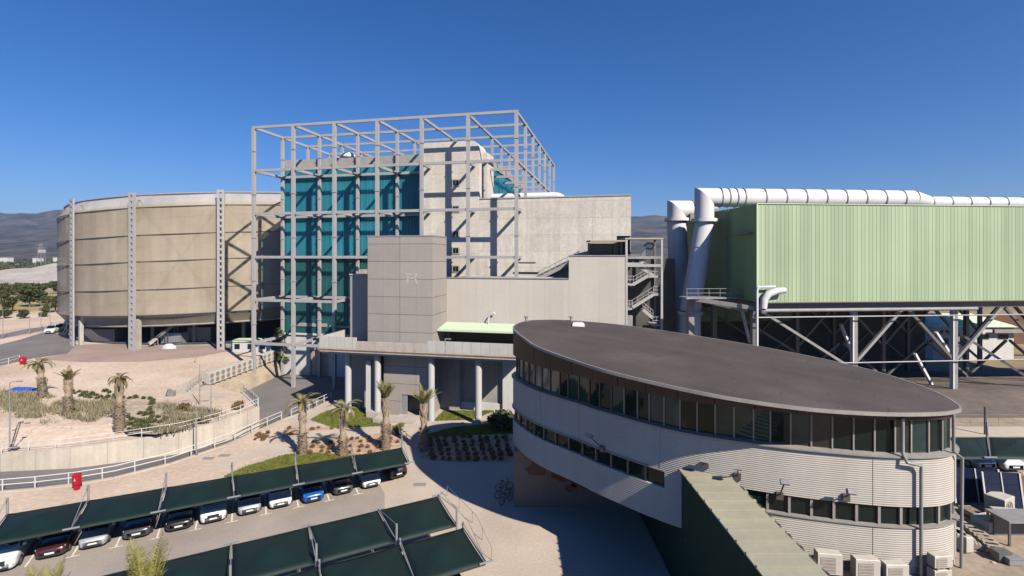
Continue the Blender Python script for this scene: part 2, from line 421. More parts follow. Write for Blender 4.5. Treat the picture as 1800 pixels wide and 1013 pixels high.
# tensioned mesh membrane of the drum: woven, partly see-through
def membrane():
    k = NT('woven_mesh_membrane')
    cc = k.mix(k.remap(k.noise(0.10, 5), 0.3, 0.7), (0.47, 0.39, 0.285), (0.67, 0.565, 0.43))
    g = k.remap(k.noise(1.0, 5, 0.6, k.scale(0.5, 0.5, 0.03)), 0.35, 0.75, 0.90, 1.14)
    cc = k.mix(1.0, cc, g, 'MULTIPLY')
    cc = k.mix(1.0, cc, k.remap(k.noise(3.0, 3), 0.25, 0.75, 0.94, 1.06), 'MULTIPLY')
    k.col(cc); k.set(Roughness=0.85); k.b.inputs['Specular IOR Level'].default_value = 0.2
    tr = k.n('ShaderNodeBsdfTransparent')
    tl = k.n('ShaderNodeBsdfTranslucent'); k.l(cc, tl.inputs['Color'])
    m1 = k.n('ShaderNodeMixShader'); m1.inputs[0].default_value = 0.12
    k.l(k.b.outputs[0], m1.inputs[1]); k.l(tl.outputs[0], m1.inputs[2])
    m2 = k.n('ShaderNodeMixShader'); m2.inputs[0].default_value = 0.30
    k.l(m1.outputs[0], m2.inputs[1]); k.l(tr.outputs[0], m2.inputs[2]); k.l(m2.outputs[0], k.out.inputs['Surface'])
    return k.m
M['membrane'] = membrane()

# light green trapezoidal sheet, each sheet weathered a little differently
def greensheet():
    k = NT('light_green_sheet')
    ax = (0.996, 0.087, 0)
    s = k.math('ADD', k.dot(ax), 500.0)
    w1 = k.n('ShaderNodeTexWhiteNoise', noise_dimensions='1D'); k.l(k.math('FLOOR', k.math('DIVIDE', s, 0.5)), w1.inputs['W'])
    w2 = k.n('ShaderNodeTexWhiteNoise', noise_dimensions='1D'); k.l(k.math('FLOOR', k.math('DIVIDE', s, 1.5)), w2.inputs['W'])
    cc = k.mix(k.remap(k.noise(0.08, 4), 0.3, 0.7), (0.32, 0.405, 0.245), (0.39, 0.465, 0.29))
    cc = k.mix(1.0, cc, k.remap(w1.outputs['Value'], 0, 1, 0.89, 1.09), 'MULTIPLY')
    cc = k.mix(1.0, cc, k.remap(w2.outputs['Value'], 0, 1, 0.93, 1.06), 'MULTIPLY')
    dirt = k.math('MULTIPLY', k.remap(k.noise(0.22, 5), 0.52, 0.75), k.remap(k.dot(Z1), 7.0, -7.0, 0.0, 0.55))
    cc = k.mix(dirt, cc, (0.22, 0.20, 0.11))
    k.col(cc); k.set(Roughness=0.5)
    return k.m
M['greensheet'] = greensheet()
M['greenshade'] = mat('shaded_green_sheet', (0.17, 0.27, 0.135), 0.5, var=0.06, vs=0.3, lines=[(Y1, 0.5, 0.05, 0.35, 0)])  # same sheet as the front, the side's shade put into a darker colour

# ribbed metal cladding of the oval building
def ribbed():
    k = NT('ribbed_cream_cladding')
    t = k.math('FRACT', k.math('DIVIDE', k.math('ADD', k.dot(Z1), 100.0), 0.115))
    groove = k.math('LESS_THAN', t, 0.30)
    cc = k.mix(k.remap(k.noise(0.35, 5), 0.3, 0.7), (0.54, 0.485, 0.415), (0.61, 0.56, 0.485))
    g = k.remap(k.noise(1.0, 5, 0.6, k.scale(1.2, 1.2, 0.08)), 0.35, 0.75, 1.0, 0.88)
    cc = k.mix(1.0, cc, g, 'MULTIPLY')
    cc = k.mix(k.math('MULTIPLY', groove, 0.45), cc, (0.22, 0.185, 0.155))
    k.col(cc); k.set(Roughness=0.55)
    k.bump(k.math('PINGPONG', t, 0.5), 0.04, 0.7)
    return k.m
M['ribbed'] = ribbed()
def roofmat():
    k = NT('brown_roof_felt')
    ax = (0.588, 0.809, 0)
    t = k.math('DIVIDE', k.math('ADD', k.dot(ax), 300.0), 0.95)
    w = k.n('ShaderNodeTexWhiteNoise', noise_dimensions='1D'); k.l(k.math('FLOOR', t), w.inputs['W'])
    cc = k.mix(k.remap(k.noise(0.3, 5), 0.3, 0.7), (0.058, 0.044, 0.037), (0.088, 0.068, 0.058))
    cc = k.mix(1.0, cc, k.remap(w.outputs['Value'], 0, 1, 0.92, 1.08), 'MULTIPLY')
    cc = k.mix(1.0, cc, k.remap(k.noise(5, 4), 0.25, 0.75, 0.88, 1.12), 'MULTIPLY')
    pond = k.remap(k.noise(0.16, 6, 0.6), 0.56, 0.62)
    cc = k.mix(k.math('MULTIPLY', pond, 0.22), cc, (0.13, 0.105, 0.09))
    t2 = k.math('DIVIDE', k.math('ADD', k.dot((0.809, -0.588, 0)), k.math('ADD', 300.0, k.math('MULTIPLY', k.math('FLOOR', t), 2.7))), 7.5)
    cc = k.mix(k.math('MULTIPLY', k.math('LESS_THAN', k.math('FRACT', t2), 0.012), 0.5), cc, (0.035, 0.03, 0.028))
    cc = k.mix(k.math('MULTIPLY', k.math('LESS_THAN', k.math('FRACT', t), 0.05), 0.35), cc, (0.05, 0.04, 0.038))
    k.col(cc); k.set(Roughness=0.85)
    k.bump(k.noise(20, 3), 0.02, 0.4)
    return k.m
M['roof'] = roofmat()
def carpaint(name, c, metal=0.0):
    k = NT(name); k.set(Base_Color=(*c, 1), Roughness=0.32, Metallic=metal)
    k.b.inputs['Coat Weight'].default_value = 0.8; k.b.inputs['Coat Roughness'].default_value = 0.05
    d = k.remap(k.noise(3, 4), 0.3, 0.7, 0.92, 1.04)
    k.col(k.mix(1.0, (*c,), d, 'MULTIPLY'))
    return k.m
PAINT = dict(white=carpaint('white_car_paint', (0.74, 0.74, 0.73)), silver=carpaint('silver_car_paint', (0.50, 0.51, 0.53), 0.35),
             black=carpaint('black_car_paint', (0.012, 0.012, 0.014)), grey=carpaint('grey_car_paint', (0.055, 0.06, 0.07), 0.2),
             blue=carpaint('blue_car_paint', (0.012, 0.10, 0.36), 0.1), maroon=carpaint('maroon_car_paint', (0.045, 0.012, 0.016)))

# ------------------------------------------------------------------ ground
mb = MB()
n = 72
rad = [0, 40, 120, 250, 500, 1000, 2000, 4000, 9000]
vs = [(0, 60, 0)]
for r_ in rad[1:]:
    for i in range(n): vs.append((r_ * math.cos(2 * math.pi * i / n), 60 + r_ * math.sin(2 * math.pi * i / n), 0))
fs = [(0, 1 + i, 1 + (i + 1) % n) for i in range(n)]
for j in range(len(rad) - 2):
    for i in range(n):
        a = 1 + j * n; b = a + n
        fs.append((a + i, b + i, b + (i + 1) % n, a + (i + 1) % n))
mb.add(vs, fs)
struct(mb.build('ground', M['plain']))

ZP = 2.6      # level of the upper terrace on the left
# retaining wall line: base (x, y) and top height
WB = [(-95, 46.4, 1.6)] + [(*px(u, v, 0)[:2], zt) for (u, v, zt) in
      ((0, 829.5, 1.7), (60, 827, 1.85), (126, 824, 2.0), (221, 812, 2.15), (316, 798, 2.3), (379, 782, 2.45), (425, 767, 2.6), (456, 755, 2.75))]
def inward(i):
    a = V(*WB[max(0, i - 1)][:2], 0); b = V(*WB[min(len(WB) - 1, i + 1)][:2], 0)
    d = (b - a).normalized(); return V(-d.y, d.x, 0)
mb = MB()
rim = [V(p[0], p[1], p[2] - 0.12) + inward(i) * 0.25 for i, p in enumerate(WB)]
inn = [V(p.x, p.y, ZP) + inward(i) * 5.0 for i, p in enumerate(rim)]
inn[-1] = V(-36.0, 66.2, ZP); rim[-1] = V(WB[-1][0] - 0.35, WB[-1][1] + 0.3, WB[-1][2] - 0.1)
mb.loft([rim, inn], closed=False)
edge = [(-37.8, 67.0), (-43.1, 70.8), (-42.6, 76), (-42.2, 82), (-41.9, 88), (-43.2, 97), (-43.2, 140), (-43.2, 400), (-300, 2500), (-6000, 2500), (-6000, 200), (-400, 60), (inn[0].x, inn[0].y)]
poly = [(p.x, p.y) for p in inn] + edge
mb.quad(*[(p[0], p[1], ZP) for p in poly[:-1]])
o = struct(mb.build('terrace', M['sand']))
if o.data.polygons[-1].normal.z < 0: o.data.flip_normals()
# soil bank at the end of the terrace, down to the road
bank = [(rim[-1].x, rim[-1].y)] + [(-36.0, 66.2), (-37.8, 67.0), (-43.1, 70.8), (-42.6, 76), (-42.2, 82), (-41.9, 88), (-43.2, 97), (-43.2, 140)]
mb = MB()
top = [(p[0], p[1], ZP) for p in bank]; top[0] = tuple(rim[-1])
bot = []
for i, p in enumerate(bank):
    off = 0.0 if i < 2 else (1.1 if i > 2 else 0.5)
    bot.append((p[0] + off, p[1] - off * 0.35, -0.02))
mb.loft([top, [(0.5 * (a[0] + b[0]) + random.uniform(-.1, .25), 0.5 * (a[1] + b[1]), 0.5 * (a[2] + b[2]) + .1) for a, b in zip(top, bot)], bot], closed=False)
struct(mb.build('soil_bank', M['bank']))

# raised yard on the right
def yz(x, y):
    return 4.25 if y < 62 else 4.25 - 5.2 * min(1.0, (y - 62) / 38.0)
xs = [10.6, 14, 20, 26, 34, 42, 52, 64, 80, 110, 160, 300]
ys = [-2, 10, 20, 25, 30, 35, 42, 50, 58, 62, 68, 75, 82, 90, 100, 118, 160]
mb = MB(); base = {}
for j, y in enumerate(ys):
    for i, x in enumerate(xs):
        xx = x if i else (10.6 if y < 40 else min(10.6 + (y - 40) * 0.42, 24))
        base[(i, j)] = len(mb.v); mb.v.append((max(xx, mb.v[-1][0] + 0.5) if i else xx, y, yz(x, y)))
for j in range(len(ys) - 1):
    for i in range(len(xs) - 1):
        mb.f.append((base[(i, j)], base[(i + 1, j)], base[(i + 1, j + 1)], base[(i, j + 1)]))
for j in range(len(ys) - 1):      # side wall towards the plaza
    a = mb.v[base[(0, j)]]; b = mb.v[base[(0, j + 1)]]
    mb.quad((a[0], a[1], -0.3), (b[0], b[1], -0.3), b, a)
struct(mb.build('yard', M['yard']))

xs2 = [26, 34, 42, 52, 64, 80, 110]; ys2 = [51.2, 56, 58, 62, 68, 75, 82, 90, 100, 117]
mb = MB()
for y in ys2:
    for x in xs2: mb.v.append((x, y, yz(x, y) + .012))
for j in range(len(ys2) - 1):
    for i in range(len(xs2) - 1):
        a = j * len(xs2) + i; mb.f.append((a, a + 1, a + 1 + len(xs2), a + len(xs2)))
struct(mb.build('yard_road', M['yardroad']))
# plaza, car park, road, paths, beds
struct(patch('plaza', [(-130, 8, 0), (-60, 8, 0), (10.55, 8, 0), (10.55, 40, 0), (24, 72, 0), (-27, 72, 0), (-28.5, 66, 0), (-30.5, 58.5, 0), (-33, 52, 0), (-38, 46.6, 0), (-45.8, 44.2, 0), (-130, 40, 0)], 0.004, M['plaza']))
rdir = V(0.884, 0.467, 0); ndir = V(-0.467, 0.884, 0)
T0 = px(44, 997, 0)
def lot(i, t, z=0.0):
    p = T0 + rdir * (2.43 * i) + ndir * t; return V(p.x, p.y, z)
lp = [lot(-12, 5.2), lot(9.85, 5.2), lot(9.85, -1.0), lot(9.3, -6.5), lot(9.0, -16), lot(9.0, -24), lot(-12, -24)]
patch('parking_lot', [(p.x, p.y, 0) for p in lp], 0.008, M['lot'])
mb = MB()
for i in range(-3, 10):
    a = lot(i, 0, 0.012); b = lot(i, 4.9, 0.012); w = rdir * 0.06
    mb.quad(a - w, a + w, b + w, b - w)
    c = rdir * 0.42; h = ndir * 0.05
    mb.quad(a - c - h, a + c - h, a + c + h - V(0, 0, 0.0), a - c + h) if i else None
for i in range(-3, 10):
    a = lot(i, -10.8, 0.012); b = lot(i, -15.8, 0.012); w = rdir * 0.06
    mb.quad(b - w, b + w, a + w, a - w)
for v_ in range(len(mb.v)): mb.v[v_] = (mb.v[v_][0], mb.v[v_][1], 0.012 + 0.001 * (v_ % 8 >= 4))
struct(mb.build('parking_lines', M['paint']))

road = [(-95, 46.0), (0, 829), (126, 823), (221, 811.5), (316, 797.5), (379, 781.5), (425, 766.5), (456, 754)]
road = [p if p[1] < 100 else tuple(px(*p, 0)[:2]) for p in road]
rr = road + [(-30.9, 62), (-36.5, 68.5), (-41.9, 72), (-41.0, 78), (-40.9, 86), (-41.6, 96), (-41.6, 120), (-8, 120), (-18, 84), (-23, 74)]
outer = [(580, 706), (545, 722), (500, 738), (400, 783), (300, 817), (200, 842), (135, 853), (60, 862), (0, 867)]
rr += [tuple(px(u, v, 0)[:2]) for (u, v) in outer] + [(-95, 43.0)]
patch('road', [(p[0], p[1], 0) for p in rr], 0.010, M['asphalt'])
# low kerb along the road
ok = [px(u, v, 0) for (u, v) in reversed(outer)]
mb = MB()
for a, b in zip(ok[:-1], ok[1:]): mb.bar(a + V(0, 0, .06), b + V(0, 0, .06), 0.25, 0.20)
mb.bar(V(-95, 43, .06), ok[0] + V(0, 0, .06), 0.25, 0.2)
struct(mb.build('kerb', M['path']))

patch('sandy_strip', [(-95, 42.6, 0), tuple(px(0, 870)[:3]), tuple(px(135, 856)[:3]), tuple(px(300, 820)[:3]), tuple(px(400, 786)[:3]), tuple(px(505, 739)[:3]),
                      tuple(px(520, 765)[:3]), tuple(px(500, 790)[:3]), tuple(px(430, 820)[:3]), tuple(px(395, 838)[:3]), tuple(lot(4, 5.4)[:3]), tuple(lot(-12, 5.4)[:3])], 0.012, M['sand'])
patch('planting_bed', [(500, 752), (556, 750), (640, 752), (700, 752), (704, 784), (640, 800), (540, 800), (492, 790)], 0.016, M['mulch'])
patch('pale_path', [(552, 757), (585, 755), (640, 752), (668, 750), (672, 760), (640, 768), (560, 772), (520, 790), (440, 806), (370, 830), (350, 826), (470, 780)], 0.020, M['path'])
patch('garden_path', [(690, 748), (725, 737), (860, 732), (900, 736), (900, 742), (860, 742), (790, 752), (730, 766), (700, 765)], 0.016, M['path'])
patch('planting_bed', [(752, 768), (900, 764), (900, 812), (800, 812), (738, 806)], 0.020, M['mulch'])
def lawn(pts, z):
    return patch('lawn', pts, z, M['lawn'])
LAWNS = [[(545, 738), (575, 722), (627, 712), (668, 735), (671, 749), (588, 752)], [(762, 740), (781, 722), (870, 722), (830, 738)],
         [(395, 838), (430, 822), (500, 800), (540, 796), (596, 800), (640, 800), (640, 816), (560, 822), (470, 838)], [(735, 768), (795, 752), (870, 744), (905, 744), (905, 762), (800, 766)],
         [(690, 750), (715, 740), (706, 752), (694, 760)]]
for i, L in enumerate(LAWNS): lawn(L, 0.024)
# terrace surfaces
def tp(u, v): return tuple(px(u, v, ZP))
patch('terrace_road', [tp(-60, 668), tp(0, 643), tp(60, 630), tp(118, 622), tp(135, 606), tp(118, 590), tp(80, 583), tp(40, 596), tp(0, 606), tp(-60, 616)], ZP + 0.008, M['asphalt'])
patch('far_road', [tp(-60, 603), tp(0, 588), tp(50, 578), tp(130, 568), tp(130, 573), tp(60, 585), tp(0, 596), tp(-60, 612)], ZP + 0.008, M['asphalt'])
patch('block_paving', [tp(60, 632), tp(150, 637), tp(250, 636), tp(345, 628), tp(398, 618), tp(440, 608), tp(400, 600), tp(300, 603), tp(135, 606), tp(118, 622)], ZP + 0.012, M['brickroad'])
patch('drum_floor', [(-67.9 + 43.5 * math.cos(2 * math.pi * i / 48), 144 + 43.5 * math.sin(2 * math.pi * i / 48), 0) for i in range(48)], ZP + 0.016, M['greyconc'])
patch('planted_soil', [tp(196, 700), tp(240, 698), tp(300, 712), tp(345, 722), tp(335, 748), tp(275, 764), tp(225, 762), tp(198, 742)], ZP + 0.006, M['bank'])
patch('dry_field', [tp(-260, 566), tp(-60, 556), tp(60, 548), tp(135, 540), tp(135, 500), tp(60, 499), tp(-260, 505)], ZP + 0.012, M['ochre'])
patch('terrace_path', [tp(290, 690), tp(345, 662), tp(368, 668), tp(366, 690), tp(410, 692), tp(390, 700)], ZP + 0.008, M['path'])
# quarry floor and its spoil heaps far behind
patch('quarry', [(-360, 300, 0), (-215, 262, 0), (-190, 300, 0), (-330, 640, 0), (-560, 640, 0), (-720, 420, 0)], ZP + 0.02, M['quarry'])
mb = MB()
for (hx, hy, hr, hh) in ((-330, 420, 60, 9), (-255, 350, 40, 6), (-420, 450, 70, 8), (-300, 520, 60, 10), (-480, 560, 80, 12), (-250, 420, 40, 5)):
    def fn(a, b, hx=hx, hy=hy, hr=hr, hh=hh):
        g = 2 * math.pi * a; q = hr * (1 - b)
        p = V(hx + q * math.cos(g) * 1.3, hy + q * math.sin(g), 0)
        return (p.x, p.y, ZP - 0.3 + hh * (1 - (1 - b) ** 1.5) * (0.75 + 0.5 * noise.noise(p * 0.05)))
    mb.grid(fn, 36, 10)
struct(mb.build('spoil_heaps', M['quarry'], smooth=60))

# hills: one ridge sheet behind everything
mb = MB()
NA, NR = 260, 34
def hill(i, j):
    u = -700 + 3300 * i / NA
    ang = math.atan2((u - 900), F)
    t = j / NR
    D = 1000 + 3600 * t
    peak = 385 + 60 * math.exp(-((u - 95) / 90.0) ** 2) + 30 * math.exp(-((u - 1150) / 80.0) ** 2) + 30 * math.exp(-((u + 250) / 150.0) ** 2)
    p = V(math.tan(ang) * D, D, 0)
    nz = noise.fractal(p * 0.0011 + V(3, 7, 0), 1.0, 2.1, 6)
    nz2 = noise.ridged_multi_fractal(p * 0.0018, 1.0, 2.0, 5, 1.0, 2.0) - 1.0
    prof = t ** 1.7
    z = -2 + prof * (peak * (1 + 0.16 * nz) + 26 * nz2) + 14 * t * nz
    if j == NR: z *= 0.7
    return V(p.x, p.y, max(z, -3) if t > 0.03 else -3)
mb.grid(lambda a, b: hill(round(a * NA), round(b * NR)), NA, NR)
struct(mb.build('hills', M['hill'], smooth=180))

# ------------------------------------------------------------------ round drum building
def build_drum():
    C = V(-67.9, 144, 0); RD = 47.5
    root = thing('drum_building', 'huge round drum building wrapped in tan mesh membrane with white ladder-like ribs', 'building', (-67.9, 144, ZP))
    tilt = lambda x: 0.040 * max(-40, min(40, x + 73.7))
    ang = [R(-97 + 20 * k) for k in range(18)]
    lev = [(7.0, -1.6), (9.3, 0.0), (14.3, 0.0), (19.8, 0.0), (25.0, 0.0), (30.4, 0.0), (33.0, -1.3)]
    def pt(a, z, dr=0.0):
        p = C + V(math.cos(a), math.sin(a), 0) * (RD + dr); return V(p.x, p.y, z + tilt(p.x))
    for k in range(18):
        a0, a1 = ang[k], ang[k] + R(20)
        mb = MB()
        for (z0, r0), (z1, r1) in zip(lev[:-1], lev[1:]):
            def fn(s, t, z0=z0, z1=z1, r0=r0, r1=r1):
                a = a0 + (a1 - a0) * s
                flat = 0.55 * (RD * (1 - math.cos(R(10) * (1 - abs(2 * s - 1)) )))
                dr = r0 + (r1 - r0) * t - 0.07 * math.sin(math.pi * t) - 0.15 * math.sin(math.pi * s)
                return pt(a, z0 + (z1 - z0) * t, dr)
            mb.grid(fn, 12, 6)
        mb.build('membrane_panel', M['membrane'], root, smooth=40)
    for (z, dr) in lev[1:6]:
        MB().tube([pt(R(2.5 * i), z, dr + 0.0) for i in range(145)], 0.08, 5, cap=False).build('ring_beam', M['darksteel'], root)
    for (z, dr) in (lev[0], lev[6]):
        MB().tube([pt(R(2.5 * i), z, dr) for i in range(145)], 0.2, 5, cap=False).build('ring_beam', M['fascia'], root)
    # ladder-like ribs
    for k in range(18):
        if k == 16: continue
        a = ang[k]; er = V(math.cos(a), math.sin(a), 0); et = V(-er.y, er.x, 0)
        P0 = C + er * (RD + 0.75); ztop = 33.3 + tilt(P0.x); mb = MB()
        for s_ in (-1, 1):
            mb.bar(P0 + et * (0.43 * s_) + V(0, 0, ZP), P0 + et * (0.43 * s_) + V(0, 0, ztop), 0.30, 0.5, up=et)
        nz = int((ztop - ZP) / 1.15)
        for i in range(nz + 1):
            z = ZP + 0.3 + i * (ztop - ZP - 0.6) / nz
            mb.bar(P0 + et * -0.30 + V(0, 0, z), P0 + et * 0.30 + V(0, 0, z), 0.40, 0.46)
        rib = mb.build('rib', M['steel'], root)
        # pier wall behind each rib under the drum
        mb = MB()
        q0 = C + er * (RD - 0.4); q1 = C + er * (RD - 1.1)
        w = et * 0.28
        mb.hexa([q0 - w + V(0, 0, ZP), q0 + w + V(0, 0, ZP), q1 + w + V(0, 0, ZP), q1 - w + V(0, 0, ZP)],
                [q0 - w + V(0, 0, 8.6), q0 + w + V(0, 0, 8.6), q1 + w + V(0, 0, 8.6), q1 - w + V(0, 0, 8.6)])
        mb.build('pier', M['plainconc'], root)
        mb = MB()
        for (z, _) in lev[1:6]:
            zz = z + tilt(P0.x)
            mb.bar(P0 - er * 0.9 + et * -0.95 + V(0, 0, zz), P0 - er * 0.9 + et * 0.95 + V(0, 0, zz), 0.28, 0.28)
        mb.build('clamp', M['darksteel'], root)
        # diagonal rods behind the membrane
        mb = MB(); b = ang[k] + R(20)
        mb.bar(pt(a, 9.5, -.9), pt(b, 32, -.9), 0.26); mb.bar(pt(b, 9.5, -.9), pt(a, 32, -.9), 0.26)
        mb.build('bracing', M['darksteel'], root)
    n = 48
    # inner wall and roof inside the membrane
    mb = MB()
    ring = lambda r_, z: [V(C.x + r_ * math.cos(2 * math.pi * i / n), C.y + r_ * math.sin(2 * math.pi * i / n), z + tilt(C.x + r_ * math.cos(2 * math.pi * i / n))) for i in range(n)]
    mb.loft([ring(45.4, 9.3), ring(45.6, 31.2)], cap=False)
    mb.build('inner_wall', M['bank'], root)
    mb = MB(); mb.loft([ring(45.7, 31.2), ring(30, 31.6), ring(4, 32.0)], cap=True)
    mb.build('roof', M['greyconc'], root)
    mb = MB(); mb.loft([ring(45.4, 8.6), ring(45.4, 9.2)], cap=True); mb.build('floor_deck', M['greyconc'], root)
    mb = MB()
    for i in range(n):
        a = 2 * math.pi * i / n
        if i % 2 == 0:
            p = C + V(math.cos(a), math.sin(a), 0) * 38; MB().box(p.x - .35, p.x + .35, p.y - .35, p.y + .35, ZP, 8.7).build('inner_column', M['plainconc'], root)
    # dark core wall deep under the deck
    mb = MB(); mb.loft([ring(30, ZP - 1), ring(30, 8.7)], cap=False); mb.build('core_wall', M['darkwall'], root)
build_drum()
# things kept under the drum
def container(u, D, w, d, h, name, m, label, cat, z0=ZP):
    p = at(u, D, z0); mb = MB()
    mb.box(p.x - w / 2, p.x + w / 2, p.y, p.y + d, z0 + .12, z0 + h)
    for i in range(int(w / 0.5) + 1):
        x = p.x - w / 2 + 0.1 + i * (w - 0.2) / max(1, int(w / 0.5)); mb.box(x - .06, x + .06, p.y - .05, p.y, z0 + .25, z0 + h - .15)
    mb.box(p.x - w / 2 - .06, p.x + w / 2 + .06, p.y - .06, p.y + d + .06, z0 + h, z0 + h + .1)
    for sx in (-1, 1):
        mb.box(p.x + sx * (w / 2 - .2) - .15, p.x + sx * (w / 2 - .2) + .15, p.y + .1, p.y + d - .1, z0, z0 + .12)
    return solo(mb, name, m, tuple(p), label, cat)
container(175, 106, 6.5, 3, 2.6, 'skip', M['greysteel'], 'grey steel skip in the shade between the two left ribs of the drum', 'skip')
container(300, 103, 4.2, 2.6, 2.2, 'skip', M['whitesteel'], 'pale metal skip standing under the middle bay of the drum', 'skip')
container(350, 106, 5.0, 3, 3.0, 'machine_housing', M['greysteel'], 'grey machine housing under the drum beside the right rib', 'machine')
def conveyor():
    t = thing('conveyor', 'inclined pale conveyor belt rising in the shade under the drum', 'conveyor', tuple(at(275, 101, ZP)))
    a = at(262, 100, ZP + .6); b = at(312, 104, ZP + 4.6)
    MB().bar(a, b, 0.9, 0.45).build('belt', M['plainconc'], t)
    mb = MB()
    for q in (0.25, 0.6, 0.95):
        p = a.lerp(b, q); mb.bar(V(p.x - .3, p.y, ZP), V(p.x - .3, p.y, p.z - .2), .12); mb.bar(V(p.x + .3, p.y, ZP), V(p.x + .3, p.y, p.z - .2), .12)
    mb.build('trestle', M['greysteel'], t)
conveyor()
mb = MB(); p = at(297, 98.5, ZP)
mb.loft([[V(p.x + 1.5 * r_ * math.cos(a * .785) * (1 + .15 * math.sin(a * 2.3)), p.y + .8 * r_ * math.sin(a * .785), ZP + z) for a in range(8)] for r_, z in ((1, 0), (.85, .45), (.35, .9))])
solo(mb, 'sack_heap', M['whitewall'], tuple(p), 'small heap of white sacks on the paving below the drum', 'sacks')

# ------------------------------------------------------------------ steel frame, glass hall, concrete block
e1 = V(0.978, -0.208, 0).normalized(); e2 = V(0.208, 0.978, 0).normalized()
FLc = V(-42.1, 80.7, 0)
def FR(s, d, z=0): p = FLc + e1 * s + e2 * d; return V(p.x, p.y, z)
PS = 7.283; PD = 7.2
LV = [41.9, 34.87, 27.84, 20.8, 13.8, 6.75]
def build_frame():
    root = thing('exoskeleton', 'open grid of pale grey steel posts and beams boxing in the teal glass hall', 'steel frame', tuple(FR(0, 0, 0)))
    W = 0.48
    up2 = tuple(e2)
    def post(s, d, z0, z1=None, w=W, nm='post'):
        z1 = LV[0] - 0.21 if z1 is None else z1
        mb = MB(); mb.bar(FR(s, d, z0), FR(s, d, z1), w, w, up=up2)
        for z in LV[1:]:
            if z0 < z < z1: mb.bar(FR(s, d, z + 3.1), FR(s, d, z + 3.22), w + .16, w + .16, up=up2)
        mb.build(nm, M['steel'], root)
    def beam(s0, d0, s1, d1, z, nm='beam', w=0.28, h=0.42):
        MB().bar(FR(s0, d0, z), FR(s1, d1, z), w, h).build(nm, M['steel'], root)
    for i in range(7): post(i * PS, 0, 0.0)
    # top grid
    for i in range(7): beam(i * PS, 0.27, i * PS, 6 * PD, LV[0], h=0.40)
    for j in range(7): beam(-0.26, j * PD, 6 * PS + .26, j * PD, LV[0] + .004, h=0.40)
    # front face levels
    for z in LV[1:4]: beam(0, 0, 6 * PS, 0, z)
    for z in LV[4:]: beam(0, 0, 2 * PS if z > 10 else 1.9 * PS, 0, z)
    # second line, against the glass
    for i in range(4): post(i * PS, PD - .1, 0.0, w=0.44)
    for z in LV[1:5]: beam(0, PD - .1, 3.85 * PS, PD - .1, z + .003)
    # struts between the two lines
    for i in range(7):
        for k, z in enumerate(LV[1:]):
            if i < 4: beam(i * PS, 0.26, i * PS, PD - .33, z + .006, 'strut')
            elif k < 4: beam(i * PS, 0.26, i * PS, 3.3, z + .006, 'strut')
    # stubs on the glass hall roof
    for i in range(0, 6):
        for j in range(2 if i < 4 else 1, 7):
            if i >= 4 and j == 1: continue
            post(i * PS, j * PD, 37.0, w=0.40, nm='roof_post')
    # right face: posts standing on the concrete roof
    for j in range(1, 7): post(6 * PS, j * PD, 29.5, w=0.44)
    beam(6 * PS, 0.27, 6 * PS, 6 * PD, LV[1])
    for j in range(1, 7): beam(5 * PS + .3, j * PD, 6 * PS, j * PD, LV[1] + .005, 'strut')
    for j in range(2, 7): beam(5 * PS + .3, j * PD, 6 * PS, j * PD, 31.4, 'strut')
    # back face
    for i in range(0, 6): post(i * PS, 6 * PD, 2.6, w=0.44)
    for z in LV[1:3]: beam(0, 6 * PD, 6 * PS, 6 * PD, z)
    # left face
    for j in (1, 2, 3, 4, 5): post(0 if j > 1 else -0.0, j * PD, 0.0 if j > 1 else 36.9, w=0.44) if j > 1 else None
    for z in LV[1:]: beam(-.1, 0.27, -.1, 6 * PD, z + .009)
build_frame()

